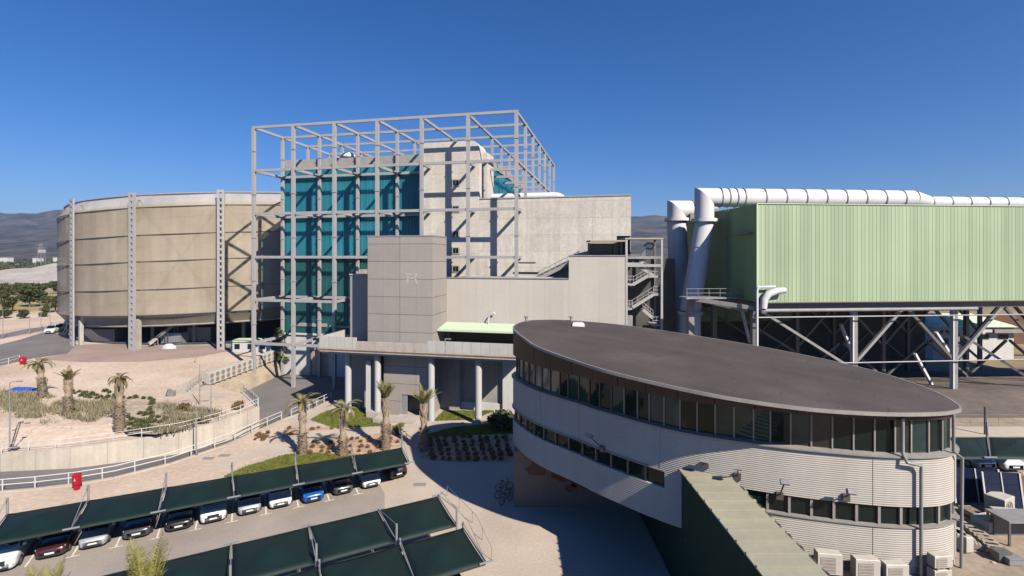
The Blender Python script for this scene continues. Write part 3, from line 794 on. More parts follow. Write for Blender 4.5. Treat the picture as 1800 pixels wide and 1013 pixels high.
def build_glass():
    root = thing('glass_hall', 'tall teal glass hall with grey parapet behind the steel frame', 'building', tuple(FR(18, 7.5, 0)))
    MB().fbox(FR, 0.3, 36.0, 9.9, 42.9, 0, 36.5).build('core', M['glasscore'], root)
    MB().fbox(FR, 0.3, 36.0, 7.9, 9.89, 36.0, 36.5).build('head_slab', M['plainconc'], root)
    for z_ in LV[2:5]: MB().fbox(FR, 0.35, 29.4, 8.9, 9.88, z_ - .15, z_ + .1).build('inner_gallery', M['greyconc'], root)
    # front glass: channel strips with real joints
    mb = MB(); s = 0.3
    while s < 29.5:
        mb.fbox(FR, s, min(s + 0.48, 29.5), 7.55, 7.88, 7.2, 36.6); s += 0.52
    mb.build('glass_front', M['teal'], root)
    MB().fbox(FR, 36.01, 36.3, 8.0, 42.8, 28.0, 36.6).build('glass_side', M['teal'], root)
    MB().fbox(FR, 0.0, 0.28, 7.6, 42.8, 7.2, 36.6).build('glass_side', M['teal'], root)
    mb = MB()
    mb.fbox(FR, -0.05, 36.5, 7.45, 7.95, 36.62, 37.95); mb.fbox(FR, 36.05, 36.5, 7.96, 42.95, 36.62, 37.95)
    mb.fbox(FR, -0.05, 0.4, 7.96, 42.95, 36.62, 37.95); mb.fbox(FR, .41, 36.04, 42.5, 42.95, 36.62, 37.95)
    mb.build('parapet', M['greyconc'], root)
    MB().fbox(FR, .41, 36.04, 7.96, 42.49, 36.6, 36.95).build('roof', M['greyconc'], root)
    # pale base with door openings
    mb = MB()
    mb.fbox(FR, 0, 5.2, 7.5, 7.89, 0, 7.1); mb.fbox(FR, 5.2, 8.8, 7.5, 7.89, 4.6, 7.1); mb.fbox(FR, 8.8, 12.3, 7.5, 7.89, 0, 7.1)
    mb.fbox(FR, 12.3, 16.4, 7.5, 7.89, 5.4, 7.1); mb.fbox(FR, 16.4, 30, 7.5, 7.89, 0, 7.1)
    mb.fbox(FR, -0.1, 14, 7.2, 7.5, 7.1, 7.4)
    mb.build('base_wall', M['whitewall'], root)
    d1 = MB().fbox(FR, 5.25, 8.75, 7.75, 7.88, 0, 4.55); d1.build('door', M['timber'], root)
    mb = MB().fbox(FR, 12.35, 16.35, 7.75, 7.88, 0, 5.35)
    for i in range(10): mb.fbox(FR, 12.4, 16.3, 7.70, 7.75, .2 + i * .52, .45 + i * .52)
    mb.build('roller_door', M['darksteel'], root)
    # reflection-free floor band seen low in the glass: internal slab edge strips
    mb = MB(); mb.fbox(FR, 2.0, 8.5, 7.42, 7.54, 8.6, 9.2); mb.fbox(FR, 9, 14, 7.42, 7.54, 8.6, 8.9)
    mb.build('sill_strip', M['greyconc'], root)
build_glass()
def dish():
    p = FR(11.6, 9.0, 37.5)
    t = thing('roof_dome', 'small white domed vent on the parapet of the glass hall', 'vent', tuple(p))
    mb = MB(); mb.loft([[p + V(1.4 * r_ * math.cos(a * math.pi / 8), 1.4 * r_ * math.sin(a * math.pi / 8), z) for a in range(16)] for r_, z in ((.95, .75), (1.0, .95), (.85, 1.35), (.5, 1.65), (.1, 1.8))])
    mb.build('dome', M['pipewhite'], t, smooth=40)
    mb = MB(); mb.tube([p, p + V(0, 0, 1.1)], .3, 12); mb.build('base', M['greysteel'], t, smooth=40)
dish()
def build_concrete():
    root = thing('concrete_block', 'pale board-marked concrete block with rounded stair shaft right of the teal glass', 'building', tuple(FR(45, 3.3, 0)))
    # shaft with rounded shoulder
    s0, s1, zt, r_ = 27.9, 37.2, 38.8, 1.3
    prof = [(s0, 0), (s0, zt)] + [(s1 - r_ + r_ * math.sin(a * math.pi / 16), zt - r_ + r_ * math.cos(a * math.pi / 16)) for a in range(9)] + [(s1, 0)]
    mb = MB(); mb.loft([[FR(s, 3.3, z) for s, z in prof], [FR(s, 7.4, z) for s, z in prof]])
    mb.build('shaft', M['concshaft'], root, smooth=30)
    MB().fbox(FR, 37.205, 37.9, 5.4, 9.5, 29, 37.3).build('shaft_return', M['concshaft'], root)
    mb = MB()
    mb.fbox(FR, 37.21, 59.9, 3.3, 5.3, 23.9, 29.7); mb.fbox(FR, 37.21, 57.9, 3.31, 5.3, 0, 23.9); mb.fbox(FR, 57.9, 59.9, 5.0, 5.3, 19, 23.9)
    mb.fbox(FR, 59.5, 59.9, 5.31, 40, 20, 29.7); mb.fbox(FR, 37.21, 59.5, 5.31, 40, 0, 29.1)
    mb.build('wall', M['conc'], root)
    MB().fbox(FR, 57.95, 59.8, 3.4, 4.99, 19.8, 23.6).build('recess_shade', M['black'], root)  # black block filling the recess in place of its shade
    mb = MB(); mb.fbox(FR, 37.3, 60.0, 3.2, 3.75, 29.71, 29.86); mb.build('coping', M['plainconc'], root)
    for v_ in (322, 368, 412, 441, 473):
        z = zat(v_, 77.2); f_ = MB()
        f_.fbox(FR, 32.75, 32.95, 3.22, 3.30, z - .55, z + .55); f_.fbox(FR, 33.85, 34.05, 3.22, 3.30, z - .55, z + .55); f_.fbox(FR, 32.95, 33.85, 3.22, 3.30, z + .42, z + .55)
        f_.fbox(FR, 32.95, 33.85, 3.22, 3.30, z - .55, z - .42)
        w_ = f_.build('window', M['plainconc'], root)
        mb = MB(); mb.fbox(FR, 32.95, 33.38, 3.255, 3.292, z - .42, z + .42); mb.fbox(FR, 33.46, 33.85, 3.255, 3.292, z - .42, z + .42)
        o = mb.build('pane', M['darkglass'], w_)
    mb = MB(); mb.fbox(FR, 42.6, 46.5, 3.2, 3.29, zat(481, 74), zat(478.5, 74)); mb.build('slot', M['black'], root)
    mb = MB(); mb.fbox(FR, 43.0, 46.0, 3.2, 3.29, zat(462, 74), zat(461, 74)); mb.build('slot', M['darkwall'], root)
    # outside stair climbing over the cream roof
    mb = MB(); a = FR(46.5, 2.4, 17.6); b = FR(52.5, 2.4, 20.6); mb.bar(a, b, 1.3, .55); mb.bar(a + V(0, 0, 1.05), b + V(0, 0, 1.05), .12, .12)
    mb.bar(a + V(0, 0, .55), b + V(0, 0, .55), .1, .1)
    for q in range(8): p = a.lerp(b, q / 7); mb.bar(p, p + V(0, 0, 1.05), .09)
    mb.bar(b, b + e1 * 5, 1.3, .4)
    mb.build('outside_stair', M['greyconc'], root)
build_concrete()
def roof_pipe():
    t = thing('roof_pipe', 'white insulated pipe lying on the concrete roof beside the teal glass', 'pipe', tuple(FR(38, 9, 29.1)))
    pts = [FR(36.5, 9, 30.6), FR(48.2, 9, 30.6)]
    for a in range(1, 6): pts.append(FR(48.2 + 1.6 * math.sin(a * math.pi / 10), 9, 29.0 + 1.6 * math.cos(a * math.pi / 10)))
    MB().tube(pts, 0.62, 14).build('pipe', M['pipewhite'], t, smooth=50)
    mb = MB()
    for s in (39, 43, 47): mb.fbox(FR, s, s + .3, 8.5, 9.5, 29.1, 30.1)
    mb.build('saddle', M['greysteel'], t)
roof_pipe()

# ------------------------------------------------------------------ office block with clad tower, raised slab and round columns
Bc = V(0.3, 56.6, 0)
g1 = V(0.977, -0.213, 0).normalized(); g2 = V(0.213, 0.977, 0).normalized()
def G(s, d, z=0): p = Bc + g1 * s + g2 * d; return V(p.x, p.y, z)
def build_office():
    root = thing('office_block', 'office block of grey clad tower and cream wall on a slab with round columns', 'building', tuple(G(-14, 5, 0)))
    # tower: cladding panels are laid out in the material; joints fall on the corner
    ts0, ts1, td0, td1, tz = -20.85, -11.75, 4.5, 9.8, 23.5
    L = G(ts0, td0, 0)
    o = bpy.data.objects.new('tower_cladding', None)
    def local_build(mb, name, m, org, **kw):
        """mesh whose own origin is org, so that the joints of its material start there"""
        off = Vector(WL[root.name]); me = mb.mesh(name, m, org)
        ob = bpy.data.objects.new(name, me); ob.location = Vector(org) - off; col.objects.link(ob); ob.parent = root
        return ob
    bpy.data.objects.remove(o)
    mb = MB(); mb.fbox(G, ts0, ts1, td0, td1, 8.96, tz)
    local_build(mb, 'tower', M['panel'], L)
    mb = MB(); mb.fbox(G, ts0 - .04, ts1 + .04, td0 - .04, td0 + .4, tz, tz + .16); mb.fbox(G, ts1 - .36, ts1 + .04, td0 + .41, td1 + .04, tz, tz + .16); mb.fbox(G, ts0 - .04, ts0 + .36, td0 + .41, td1 + .04, tz, tz + .16)
    mb.build('tower_coping', M['galv'], root)
    # worn pale emblem on the tower
    mb = MB(); fr = lambda a, b: G(ts0 + 4.58 + a, td0 - .02, b)
    def poly(pts): mb.add([fr(a, b) for a, b in pts] + [fr(a, b) + g2 * .03 for a, b in pts], [tuple(range(len(pts)))] + [(i, (i + 1) % len(pts), len(pts) + (i + 1) % len(pts), len(pts) + i) for i in range(len(pts))])
    z0 = zat(499, 64)
    poly([(.95, z0), (1.22, z0), (1.25, z0 + 1.05), (.98, z0 + 1.1)]); poly([(.80, z0 + 1.18), (1.75, z0 + 1.12), (1.72, z0 + 1.32), (.9, z0 + 1.36)])
    poly([(2.2, z0 + 1.35), (2.5, z0 + 1.35), (2.3, z0 + .72), (2.02, z0 + .7)]); poly([(2.05, z0 + .66), (2.3, z0 + .66), (2.55, z0 - .02), (2.25, z0 - .02)])
    poly([(1.5, z0 + .72), (2.0, z0 + .95), (2.0, z0 + .6), (1.5, z0 + .55)])
    mb.build('emblem', M['emblem'], root)
    # lower side block
    mb = MB(); mb.fbox(G, -25.2, ts0 - .01, 7.6, 14, 0, 18.3); local_build(mb, 'side_block', M['panelshade'], G(-25.2, 7.6, 0))
    MB().fbox(G, -25.3, ts0 - .02, 7.5, 7.9, 18.3, 18.5).build('side_coping', M['slabconc'], root); MB().fbox(G, -27.5, ts0 - .02, 14.01, 15.2, 17.7, 18.9).build('link_beam', M['slabconc'], root)
    # cream wall
    org = G(-11.74, 9.8, 0)
    mb = MB(); mb.fbox(G, -11.74, 5.2, 9.8, 17.7, 8.96, 17.9); mb.fbox(G, 5.21, 12.4, 9.79, 17.7, 3, 20.95)
    local_build(mb, 'cream_wall', M['cream'], org)
    mb = MB(); mb.fbox(G, -11.7, 5.2, 9.72, 10.1, 17.91, 18.06); mb.fbox(G, 5.2, 12.48, 9.71, 10.1, 20.96, 21.1); mb.build('coping', M['galv'], root)
    # slab, parapets
    MB().fbox(G, -26.9, 0.35, 2.9, 17.9, 8.45, 8.95).build('slab', M['slabconc'], root)
    for a_ in ((-26.9, -21.6, 2.92, 3.12, 8.96, 10.4), (-26.9, -26.7, 3.13, 9, 8.96, 10.4), (-11.9, -9.5, 2.92, 3.12, 8.96, 10.35), (-9.4, 0.25, 2.92, 3.12, 8.96, 10.35), (0.05, .25, 3.13, 9, 8.96, 10.35)):
        local_build(MB().fbox(G, *a_), 'parapet', M['parapet'], G(-25.6, 0, 0))
    mb = MB(); mb.fbox(G, -21.59, -11.91, 2.92, 3.12, 8.96, 9.95); mb.build('parapet', M['slabconc'], root)
    mb = MB(); mb.fbox(G, -26.95, .4, 2.84, 2.9, 8.67, 8.80); mb.build('drip_strip', M['rust'], root)
    mb = MB(); mb.fbox(G, -26.8, .3, 3.15, 3.4, 8.15, 8.45); mb.build('edge_beam', M['plainconc'], root)
    # columns
    for s in (-5.5, -11.75, -19.2, -23.9):
        d = 4.15 if s > -20 else 4.9
        p = G(s, d); MB().tube([V(p.x, p.y, 0), V(p.x, p.y, 8.44)], 0.43, 20).build('column', M['column'], root, smooth=40)
    p = G(-20.7, 4.6); MB().box(p.x - .3, p.x + .3, p.y - .3, p.y + .3, 0, 7.2).build('pilaster', M['column'], root)
    # core below the slab with entrance
    cs0, cs1, cd = -18.9, -12.4, 5.2; es0, es1, ez = -16.35, -13.85, 2.75
    mb = MB(); mb.fbox(G, cs0, es0, cd, 13, 0, 8.44); mb.fbox(G, es1, cs1, cd, 13, 0, 8.44); mb.fbox(G, es0, es1, cd, 13, ez, 8.44); mb.fbox(G, es0, es1, cd + 2.2, 13, 0, ez)
    local_build(mb, 'entrance_core', M['panel'], G(cs0, cd, 0))
    mb = MB(); mb.fbox(G, es0, es0 + .8, cd + .1, cd + .2, 0.1, ez); d_ = mb.build('door', M['greysteel'], root)
    mb = MB(); mb.add([G(es1, cd - .02, .1), G(es1 + .95, cd - .75, .1), G(es1 + .95, cd - .75, ez - .1), G(es1, cd - .02, ez - .1), G(es1 + .04, cd + .0, .1), G(es1 + .99, cd - .71, .1), G(es1 + .99, cd - .71, ez - .1), G(es1 + .04, cd, ez - .1)],
                    [(0, 1, 2, 3), (7, 6, 5, 4), (0, 4, 5, 1), (1, 5, 6, 2), (2, 6, 7, 3), (3, 7, 4, 0)]); mb.build('door', M['rust'], root, label='brown door leaf standing open')
    mb = MB(); mb.fbox(G, es0 - 2.2, es0 - .3, 1.6, 3.4, 0, .55); mb.fbox(G, es0 - .2, es1 + .4, 2.3, cd, .0, .18); mb.fbox(G, -20.4, -18.2, 3.3, 5.1, 0, .75); mb.build('entrance_plinth', M['slabconc'], root)
    # recessed wall right of the core, with plinth
    mb = MB(); mb.fbox(G, -9.6, 1.5, 9.9, 10.5, 0.9, 8.44); mb.fbox(G, -12.39, -9.6, 9.0, 10.5, 0, 8.44); mb.build('recessed_wall', M['greyconc'], root)
    mb = MB(); mb.fbox(G, -9.6, -3.6, 9.6, 9.89, 0, 1.0); mb.fbox(G, -3.6, 1.5, 9.2, 9.89, 0, 8.44); mb.build('plinth', M['whitewall'], root)
    # back of the undercroft
    mb = MB(); mb.fbox(G, -20.8, -12.4, 13.01, 13.6, 0, 8.44); mb.fbox(G, -34, -25.3, 20.5, 21, 0, .1); mb.build('back_wall', M['greyconc'], root)
    # mint canopy over the terrace
    mb = MB(); A = [G(-11.7, 6.2, 11.2), G(.6, 6.2, 11.2), G(.6, 9.68, 11.75), G(-11.7, 9.68, 11.75)]
    mb.hexa(A, [p + V(0, 0, .12) for p in A]); cp = mb.build('canopy', M['mint'], root)
    MB().fbox(G, -11.72, .62, 6.08, 6.2, 11.12, 11.38).build('canopy_edge', M['mint'], cp)
    MB().fbox(G, -11.2, .2, 9.70, 9.79, 8.97, 11.7).build('canopy_shade_strip', M['brown'], root)  # dark strip painted in for the shade below the canopy
    mb = MB(); a = G(-5.6, 9.3, 11.7); mb.tube([a, a + V(0, 0, .9), a + V(.25, 0, 1.35), a + V(.75, -.1, 1.7), a + V(.9, -.1, 1.5)], .09, 8); mb.build('vent_pipe', M['pipewhite'], root, smooth=60)
    mb = MB(); mb.bar(G(-9.45, 3.0, 10.3), G(-9.45, 3.0, 10.7), .1); mb.bar(G(-9.5, 3.0, 10.68), G(-8.7, 3.0, 10.68), .14, .12); mb.build('wall_lamp', M['galv'], root)
build_office()

# ------------------------------------------------------------------ oval office building with tilted roof
WP = [(.12, 43.2), (1.9, 39), (4.75, 35.5), (6.4, 33.4), (10.1, 29.75), (14.3, 27.6), (18.2, 26.4), (20.9, 26.0), (23.0, 26.25), (24.4, 27.2), (25.0, 28.9), (24.9, 31.5), (23.3, 36), (18.2, 41.6), (10.5, 46.2), (5.4, 47.6), (2.6, 47.3), (.9, 45.9)]
RP = [(.10, 43.0), (1.0, 38.6), (2.05, 35.6), (4.74, 31.7), (6.9, 29.5), (10.8, 26.8), (14.6, 25.45), (17.8, 25.2), (20.8, 25.5), (23.3, 26.2), (24.7, 27.4), (25.6, 30.8), (24.5, 35.6), (19.2, 41.7), (10.9, 47.2), (5.5, 48.3), (3.0, 47.8), (1.2, 46.4)]
WC = catmull([V(a, b, 0) for a, b in WP], 14)
RC = catmull([V(a, b, 0) for a, b in RP], 14)
def roofz(x, y): return H - 6.2 - 0.07 * (x * .809 + (y - 43) * -.588)
class Curve:
    def __init__(s, P):
        s.P = P; s.L = [0]
        for i in range(len(P)): s.L.append(s.L[-1] + (P[(i + 1) % len(P)] - P[i]).length)
        s.T = s.L[-1]
    def __call__(s, t):
        t %= s.T
        lo, hi = 0, len(s.L) - 1
        while hi - lo > 1:
            m = (lo + hi) // 2
            if s.L[m] <= t: lo = m
            else: hi = m
        q = (t - s.L[lo]) / (s.L[lo + 1] - s.L[lo])
        return s.P[lo].lerp(s.P[(lo + 1) % len(s.P)], q)
    def nrm(s, t):
        d = s(t + .15) - s(t - .15); d.normalize(); return V(d.y, -d.x, 0)
    def off(s, t, o, z):
        p = s(t) + s.nrm(t) * o; return V(p.x, p.y, z)
    def near(s, x, y):
        b = min(range(0, int(s.T * 10)), key=lambda i: (s(i / 10) - V(x, y, 0)).length); return b / 10
    def find_u(s, u, t0, t1):
        return min((t0 + (t1 - t0) * i / 800 for i in range(801)), key=lambda t: abs(900 + F * s(t).x / s(t).y - u))
W_ = Curve(WC)
T_END = W_.near(25.0, 28.9) + 2.6      # past the right tip
def band(c, t0, t1, prof, step=0.35):
    """wall strip along the curve: prof is a list of (outward offset, z or function)"""
    n = max(2, int((t1 - t0) / step)); mb = MB(); rings = []
    for i in range(n + 1):
        t = t0 + (t1 - t0) * i / n
        rings.append([c.off(t, o, z(t) if callable(z) else z) for o, z in prof])
    mb.loft(rings, closed=True, cap=True); return mb
def build_oval():
    root = thing('oval_building', 'oval two storey office building with tilted dark brown roof and cream ribbed walls', 'building', (14, 36, 4.25))
    rz = lambda t: roofz(*W_(t)[:2]) - 0.24
    # roof
    mb = MB(); n = len(RC)
    top = [V(p.x, p.y, roofz(p.x, p.y)) for p in RC]
    mb.v = [tuple(p) for p in top] + [(13, 37, roofz(13, 37))]; mb.f = [(i, (i + 1) % n, n) for i in range(n)]
    roof = mb.build('roof', M['roof'], root)
    if roof.data.polygons[0].normal.z < 0: roof.data.flip_normals()
    mb = MB(); c = V(13, 37, 0); rings = []
    for p in RC:
        o = (p - c).normalized(); z = roofz(p.x, p.y)
        rings.append([V(p.x, p.y, z - .17) + o * .04, V(p.x, p.y, z + .02) + o * .04, V(p.x, p.y, z + .02) - o * .06, V(p.x, p.y, z - .17) - o * .06])
    rings.append(rings[0]); mb.loft(rings, cap=False)
    mb.build('fascia', M['fascia'], root, smooth=40)
    mb = MB(); mb.v = [(p.x, p.y, p.z - .2) for p in top] + [(13, 37, roofz(13, 37) - .2)]; mb.f = [(i, (i + 1) % n, n) for i in range(n)]; mb.build('eaves_soffit', M['brown'], root)
    p = at(1016, 45.6, roofz(6, 45.6)); mb = MB(); mb.loft([[V(p.x + sx * k, p.y + sy * k, p.z + z) for sx, sy in ((-.55, -.4), (.55, -.4), (.55, .4), (-.55, .4))] for k, z in ((1, -.05), (1, .18), (.8, .3))])
    mb.build('skylight', M['pipewhite'], root)
    for (u, D) in ((925, 46.5), (1004, 48.0)):
        p = at(u, D, 0); z = roofz(p.x, p.y); mb = MB(); mb.tube([V(p.x, p.y, z - .05), V(p.x, p.y, z + .35)], .12, 8); mb.tube([V(p.x, p.y, z + .35), V(p.x, p.y, z + .45)], .2, 8); mb.build('roof_vent', M['galv'], root)
    zg0, zg1 = H - 10.5, H - 8.65
    zs0, zs1 = H - 14.25, H - 13.2
    zb = H - 16.35
    full = (0.0, W_.T)
    # brown band under the eaves, with panel joints
    n_ = int(W_.T / 2.1)
    for i in range(n_):
        t0, t1 = W_.T * i / n_ + .02, W_.T * (i + 1) / n_ - .02
        if t0 > T_END and t0 < W_.T - 7: continue
        band(W_, t0, t1, [(-.25, zg1), (-.02 + .015 * (i % 2), zg1), (-.02 + .015 * (i % 2), rz), (-.25, rz)]).build('brown_panel', M['brown'], root, smooth=30)
    band(W_, T_END, W_.T - 7, [(-.25, zg0), (-.02, zg0), (-.02, rz), (-.25, rz)], 1.0).build('back_wall', M['brown'], root, smooth=30)
    # ribbon window: panes and mullions
    t = W_.T - 6.9; tend = T_END + W_.T; i = 0
    while t < tend - .4:
        pw = 1.02 if i % 7 else 0.85
        band(W_, t + .035, min(t + pw - .035, tend), [(-.34, zg0 + .06), (-.30, zg0 + .06), (-.30, zg1 - .05), (-.34, zg1 - .05)], .3).build('window_pane', GL.choice([M['greenglass'], M['greenglass'], M['blindglass']] if (t > W_.T - 8 and t < W_.T + 7) else [M['darkglass'], M['darkglass'], M['tealglass'], M['brownglass']]), root)  # paler green on the left, mixed tints elsewhere: reflections painted as pane colour
        a = W_.off(t, -.30, zg0 + .02); b = W_.off(t, -.30, zg1)
        nn = W_.nrm(t); MB().bar(a, b, .075, .16, up=nn).build('mullion', M['frame_pale'] if t > W_.T + 12 else M['frame'], root)
        t += pw; i += 1
    band(W_, 0, W_.T, [(-1.5, zg0 - .03), (-.36, zg0 - .03), (-.36, zg1 + .08), (-1.5, zg1 + .08)], .6).build('inner_wall', M['black'], root)
    # sill ledge
    band(W_, 0, W_.T, [(-.45, zg0 - .02), (.14, zg0 - .10), (.14, zg0 - .02), (-.45, zg0 + .05)], .35).build('sill', M['fascia'], root, smooth=30)
    # walls
    band(W_, 0, W_.T, [(-.3, zs1), (0, zs1), (0, zg0 - .1), (-.3, zg0 - .1)]).build('upper_wall', M['ribbed'], root, smooth=30)
    band(W_, 0, W_.T, [(-.3, zb), (0, zb), (0, zs0), (-.3, zs0)]).build('lower_wall', M['ribbed'], root, smooth=30)
    tl = W_.near(10.2, 29.7)
    tg0 = W_.find_u(1168, 2, 20); tg1 = W_.find_u(1312, 16, 26)
    band(W_, tg0, tg1, [(-.3, zs0 + .002), (-.004, zs0 + .002), (-.004, zs1 - .002), (-.3, zs1 - .002)]).build('wall_pier', M['ribbed'], root, smooth=30)
    # strip window
    def strip(t0, t1, w, mul, glass):
        n2 = int((t1 - t0) / w); w = (t1 - t0) / n2
        for i in range(n2):
            a0 = t0 + i * w
            band(W_, a0 + .06, a0 + w - .06, [(-.26, zs0 + .05), (-.22, zs0 + .05), (-.22, zs1 - .05), (-.26, zs1 - .05)], .3).build('window_pane', glass, root)
            a = W_.off(a0, -.17, zs0); b = W_.off(a0, -.17, zs1); MB().bar(a, b, .13, .16, up=W_.nrm(a0)).build('mullion', mul, root)
    strip(-2.5, tg0, 1.25, M['frame'], M['darkglass'])
    strip(tg1, T_END, 1.08, M['frame_pale'], M['darkglass'])
    band(W_, 0, W_.T, [(-1.2, zs0 - .3), (-.3, zs0 - .3), (-.3, zs1 + .3), (-1.2, zs1 + .3)], .6).build('inner_wall', M['black'], root)
    band(W_, tg1, T_END, [(-.2, zs0 - .03), (.09, zs0 - .05), (.09, zs0 + .02), (-.2, zs0 + .03)]).build('sill', M['fascia'], root)
    band(W_, -2.5, tg0, [(-.2, zs1 - .02), (.09, zs1 - .02), (.09, zs1 + .05), (-.2, zs1 + .05)]).build('drip_edge', M['fascia'], root)
    # seams
    for u in (1160, 1535, 1627, 1655, 1017, 950):
        tt = W_.find_u(u, 0, T_END)
        MB().bar(W_.off(tt, .0, zs1 + .02), W_.off(tt, .0, zg0 - .12), .025, .03, up=W_.nrm(tt)).build('seam', M['frame_pale'], root)
        if u > 1320: MB().bar(W_.off(tt, .0, zb), W_.off(tt, .0, zs0 - .06), .025, .03, up=W_.nrm(tt)).build('seam', M['frame_pale'], root)
    # underside and foot
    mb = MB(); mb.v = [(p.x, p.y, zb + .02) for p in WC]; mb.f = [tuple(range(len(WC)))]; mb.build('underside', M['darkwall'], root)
    band(W_, W_.near(10.4, 29.6), T_END + 4, [(-.3, 3.9), (-.06, 3.9), (-.06, zb - .002), (-.3, zb - .002)]).build('foot', M['plainconc'], root)
    # wall under the raised left end, with a painted mural
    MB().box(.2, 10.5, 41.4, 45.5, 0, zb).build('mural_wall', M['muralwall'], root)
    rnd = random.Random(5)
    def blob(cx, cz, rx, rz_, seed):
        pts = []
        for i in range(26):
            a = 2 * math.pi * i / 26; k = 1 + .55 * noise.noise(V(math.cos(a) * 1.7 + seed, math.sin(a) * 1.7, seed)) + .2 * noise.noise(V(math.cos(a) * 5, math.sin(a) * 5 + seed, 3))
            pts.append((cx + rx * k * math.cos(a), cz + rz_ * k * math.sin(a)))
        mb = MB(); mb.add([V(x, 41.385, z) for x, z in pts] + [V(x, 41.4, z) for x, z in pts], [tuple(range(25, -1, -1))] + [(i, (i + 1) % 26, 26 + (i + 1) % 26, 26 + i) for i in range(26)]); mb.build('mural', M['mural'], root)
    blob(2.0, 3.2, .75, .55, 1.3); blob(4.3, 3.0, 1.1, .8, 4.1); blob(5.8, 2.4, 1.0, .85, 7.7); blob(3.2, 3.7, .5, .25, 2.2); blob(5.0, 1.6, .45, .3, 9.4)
    # downpipes
    t1 = W_.find_u(1584, 22, T_END)
    def dpipe(tt, zt, o1=.25):
        a = W_.off(tt, -.1, zt); pts = [W_.off(tt, .12, zt - .3), W_.off(tt, .12, zg0 + .15), W_.off(tt + .1, .3, zg0 - .25), W_.off(tt + .8, .3, zg0 - .4), W_.off(tt + .85, .22, zg0 - .7), W_.off(tt + .85, .22, 4.3)]
        MB().tube(pts, .085, 8).build('downpipe', M['galv'], root, smooth=60)
    dpipe(t1, rz(t1) + .1)
    t2 = W_.find_u(1672, t1, T_END - 2.5); MB().tube([W_.off(t2, .1, rz(t2) + .1), W_.off(t2, .1, zg0 + .1), W_.off(t2 + .5, .3, zg0 - .3), W_.off(t2 + .55, .25, 4.3)], .075, 8).build('downpipe', M['galv'], root, smooth=60)
    # floodlights on arms
    for (u, zz, ln) in ((1060, zs1 + .1, 1.4), (1296, zs1 + .65, 1.0), (1371, zs1 - .05, 1.7), (1486, zs1 + .3, .7), (1240, zs1 + 1.0, .4)):
        tt = W_.find_u(u, 0, T_END); nn = W_.nrm(tt)
        a = W_.off(tt, .02, zz); b = a + nn * ln + V(0, 0, ln * .85)
        mb = MB(); mb.bar(a, b, .06); f_ = mb.build('floodlight_arm', M['frame'], root)
        MB().bar(a - nn * .02, a + nn * .12, .35, .4).build('bracket', M['frame'], f_)
        mb = MB(); mb.bar(b - nn * .12 + V(0, 0, -.05), b + nn * .18 + V(0, 0, .12), .42, .24); mb.build('floodlight', M['greysteel'], f_)
build_oval()

# covered walkway to the oval building
def build_walkway():
    root = thing('covered_walkway', 'covered walkway with pale green ribbed roof and dark green side wall', 'walkway', (11.2, 22, 0))
    x0, x1, y0, zr = 10.1, 12.38, 12.0, 8.3
    def yend(x):   # meets the oval wall
        t = W_.near(x, 29); return W_(t).y - .02
    mb = MB(); y = y0
    while y < 28.4:
        b = y + .895
        ya, yb = min(b, yend(x0) + .02 if b > 27.5 else b), b
        mb.hexa([(x0 - .16, y, zr - .05), (x1 + .16, y, zr - .05), (x1 + .16, b, zr - .05), (x0 - .16, b, zr - .05)], [(x0 - .16, y, zr + .02), (x1 + .16, y, zr + .02), (x1 + .16, b, zr + .02), (x0 - .16, b, zr + .02)])
        mb.box(x0 - .18, x1 + .18, y - .06, y + .06, zr + .025, zr + .14)
        y += .9
    yy = y - .05
    mb.hexa([(x0 - .16, yy, zr - .05), (x1 + .16, yy, zr - .05), (x1 + .16, yend(x1) + .1, zr - .05), (x0 - .16, yend(x0) + .05, zr - .05)], [(x0 - .16, yy, zr + .018), (x1 + .16, yy, zr + .018), (x1 + .16, yend(x1) + .1, zr + .018), (x0 - .16, yend(x0) + .05, zr + .018)])
    mb.build('roof', M['palegreenroof'], root)
    mb = MB(); mb.box(x1 + .165, x1 + .22, y0, 28.2, zr - .1, zr + .03); k = y0
    while k < 28: mb.box(x1 + .22, x1 + .25, k, k + .22, zr - .09, zr + .05); k += .45
    mb.build('verge_trim', M['frame'], root)
    mb = MB(); mb.hexa([(x0, y0, 4.6), (x0 + .12, y0, 4.6), (x0 + .12, yend(x0), 4.6), (x0, yend(x0), 4.6)], [(x0, y0, zr - .06), (x0 + .12, y0, zr - .06), (x0 + .12, yend(x0), zr - .06), (x0, yend(x0), zr - .06)])
    mb.build('side_wall', M['greenwall'], root)
    MB().box(x1 - .12, x1, y0, yend(x1), 4.26, zr - .06).build('side_wall', M['greenwall'], root)
    MB().box(x0 + .121, x1 - .121, y0, 28.0, 4.4, 4.58).build('floor', M['plainconc'], root)
    MB().box(x0 + .3, x0 + .45, y0, 46, 0, 4.39).build('base_wall', M['greenwall'], root)
build_walkway()

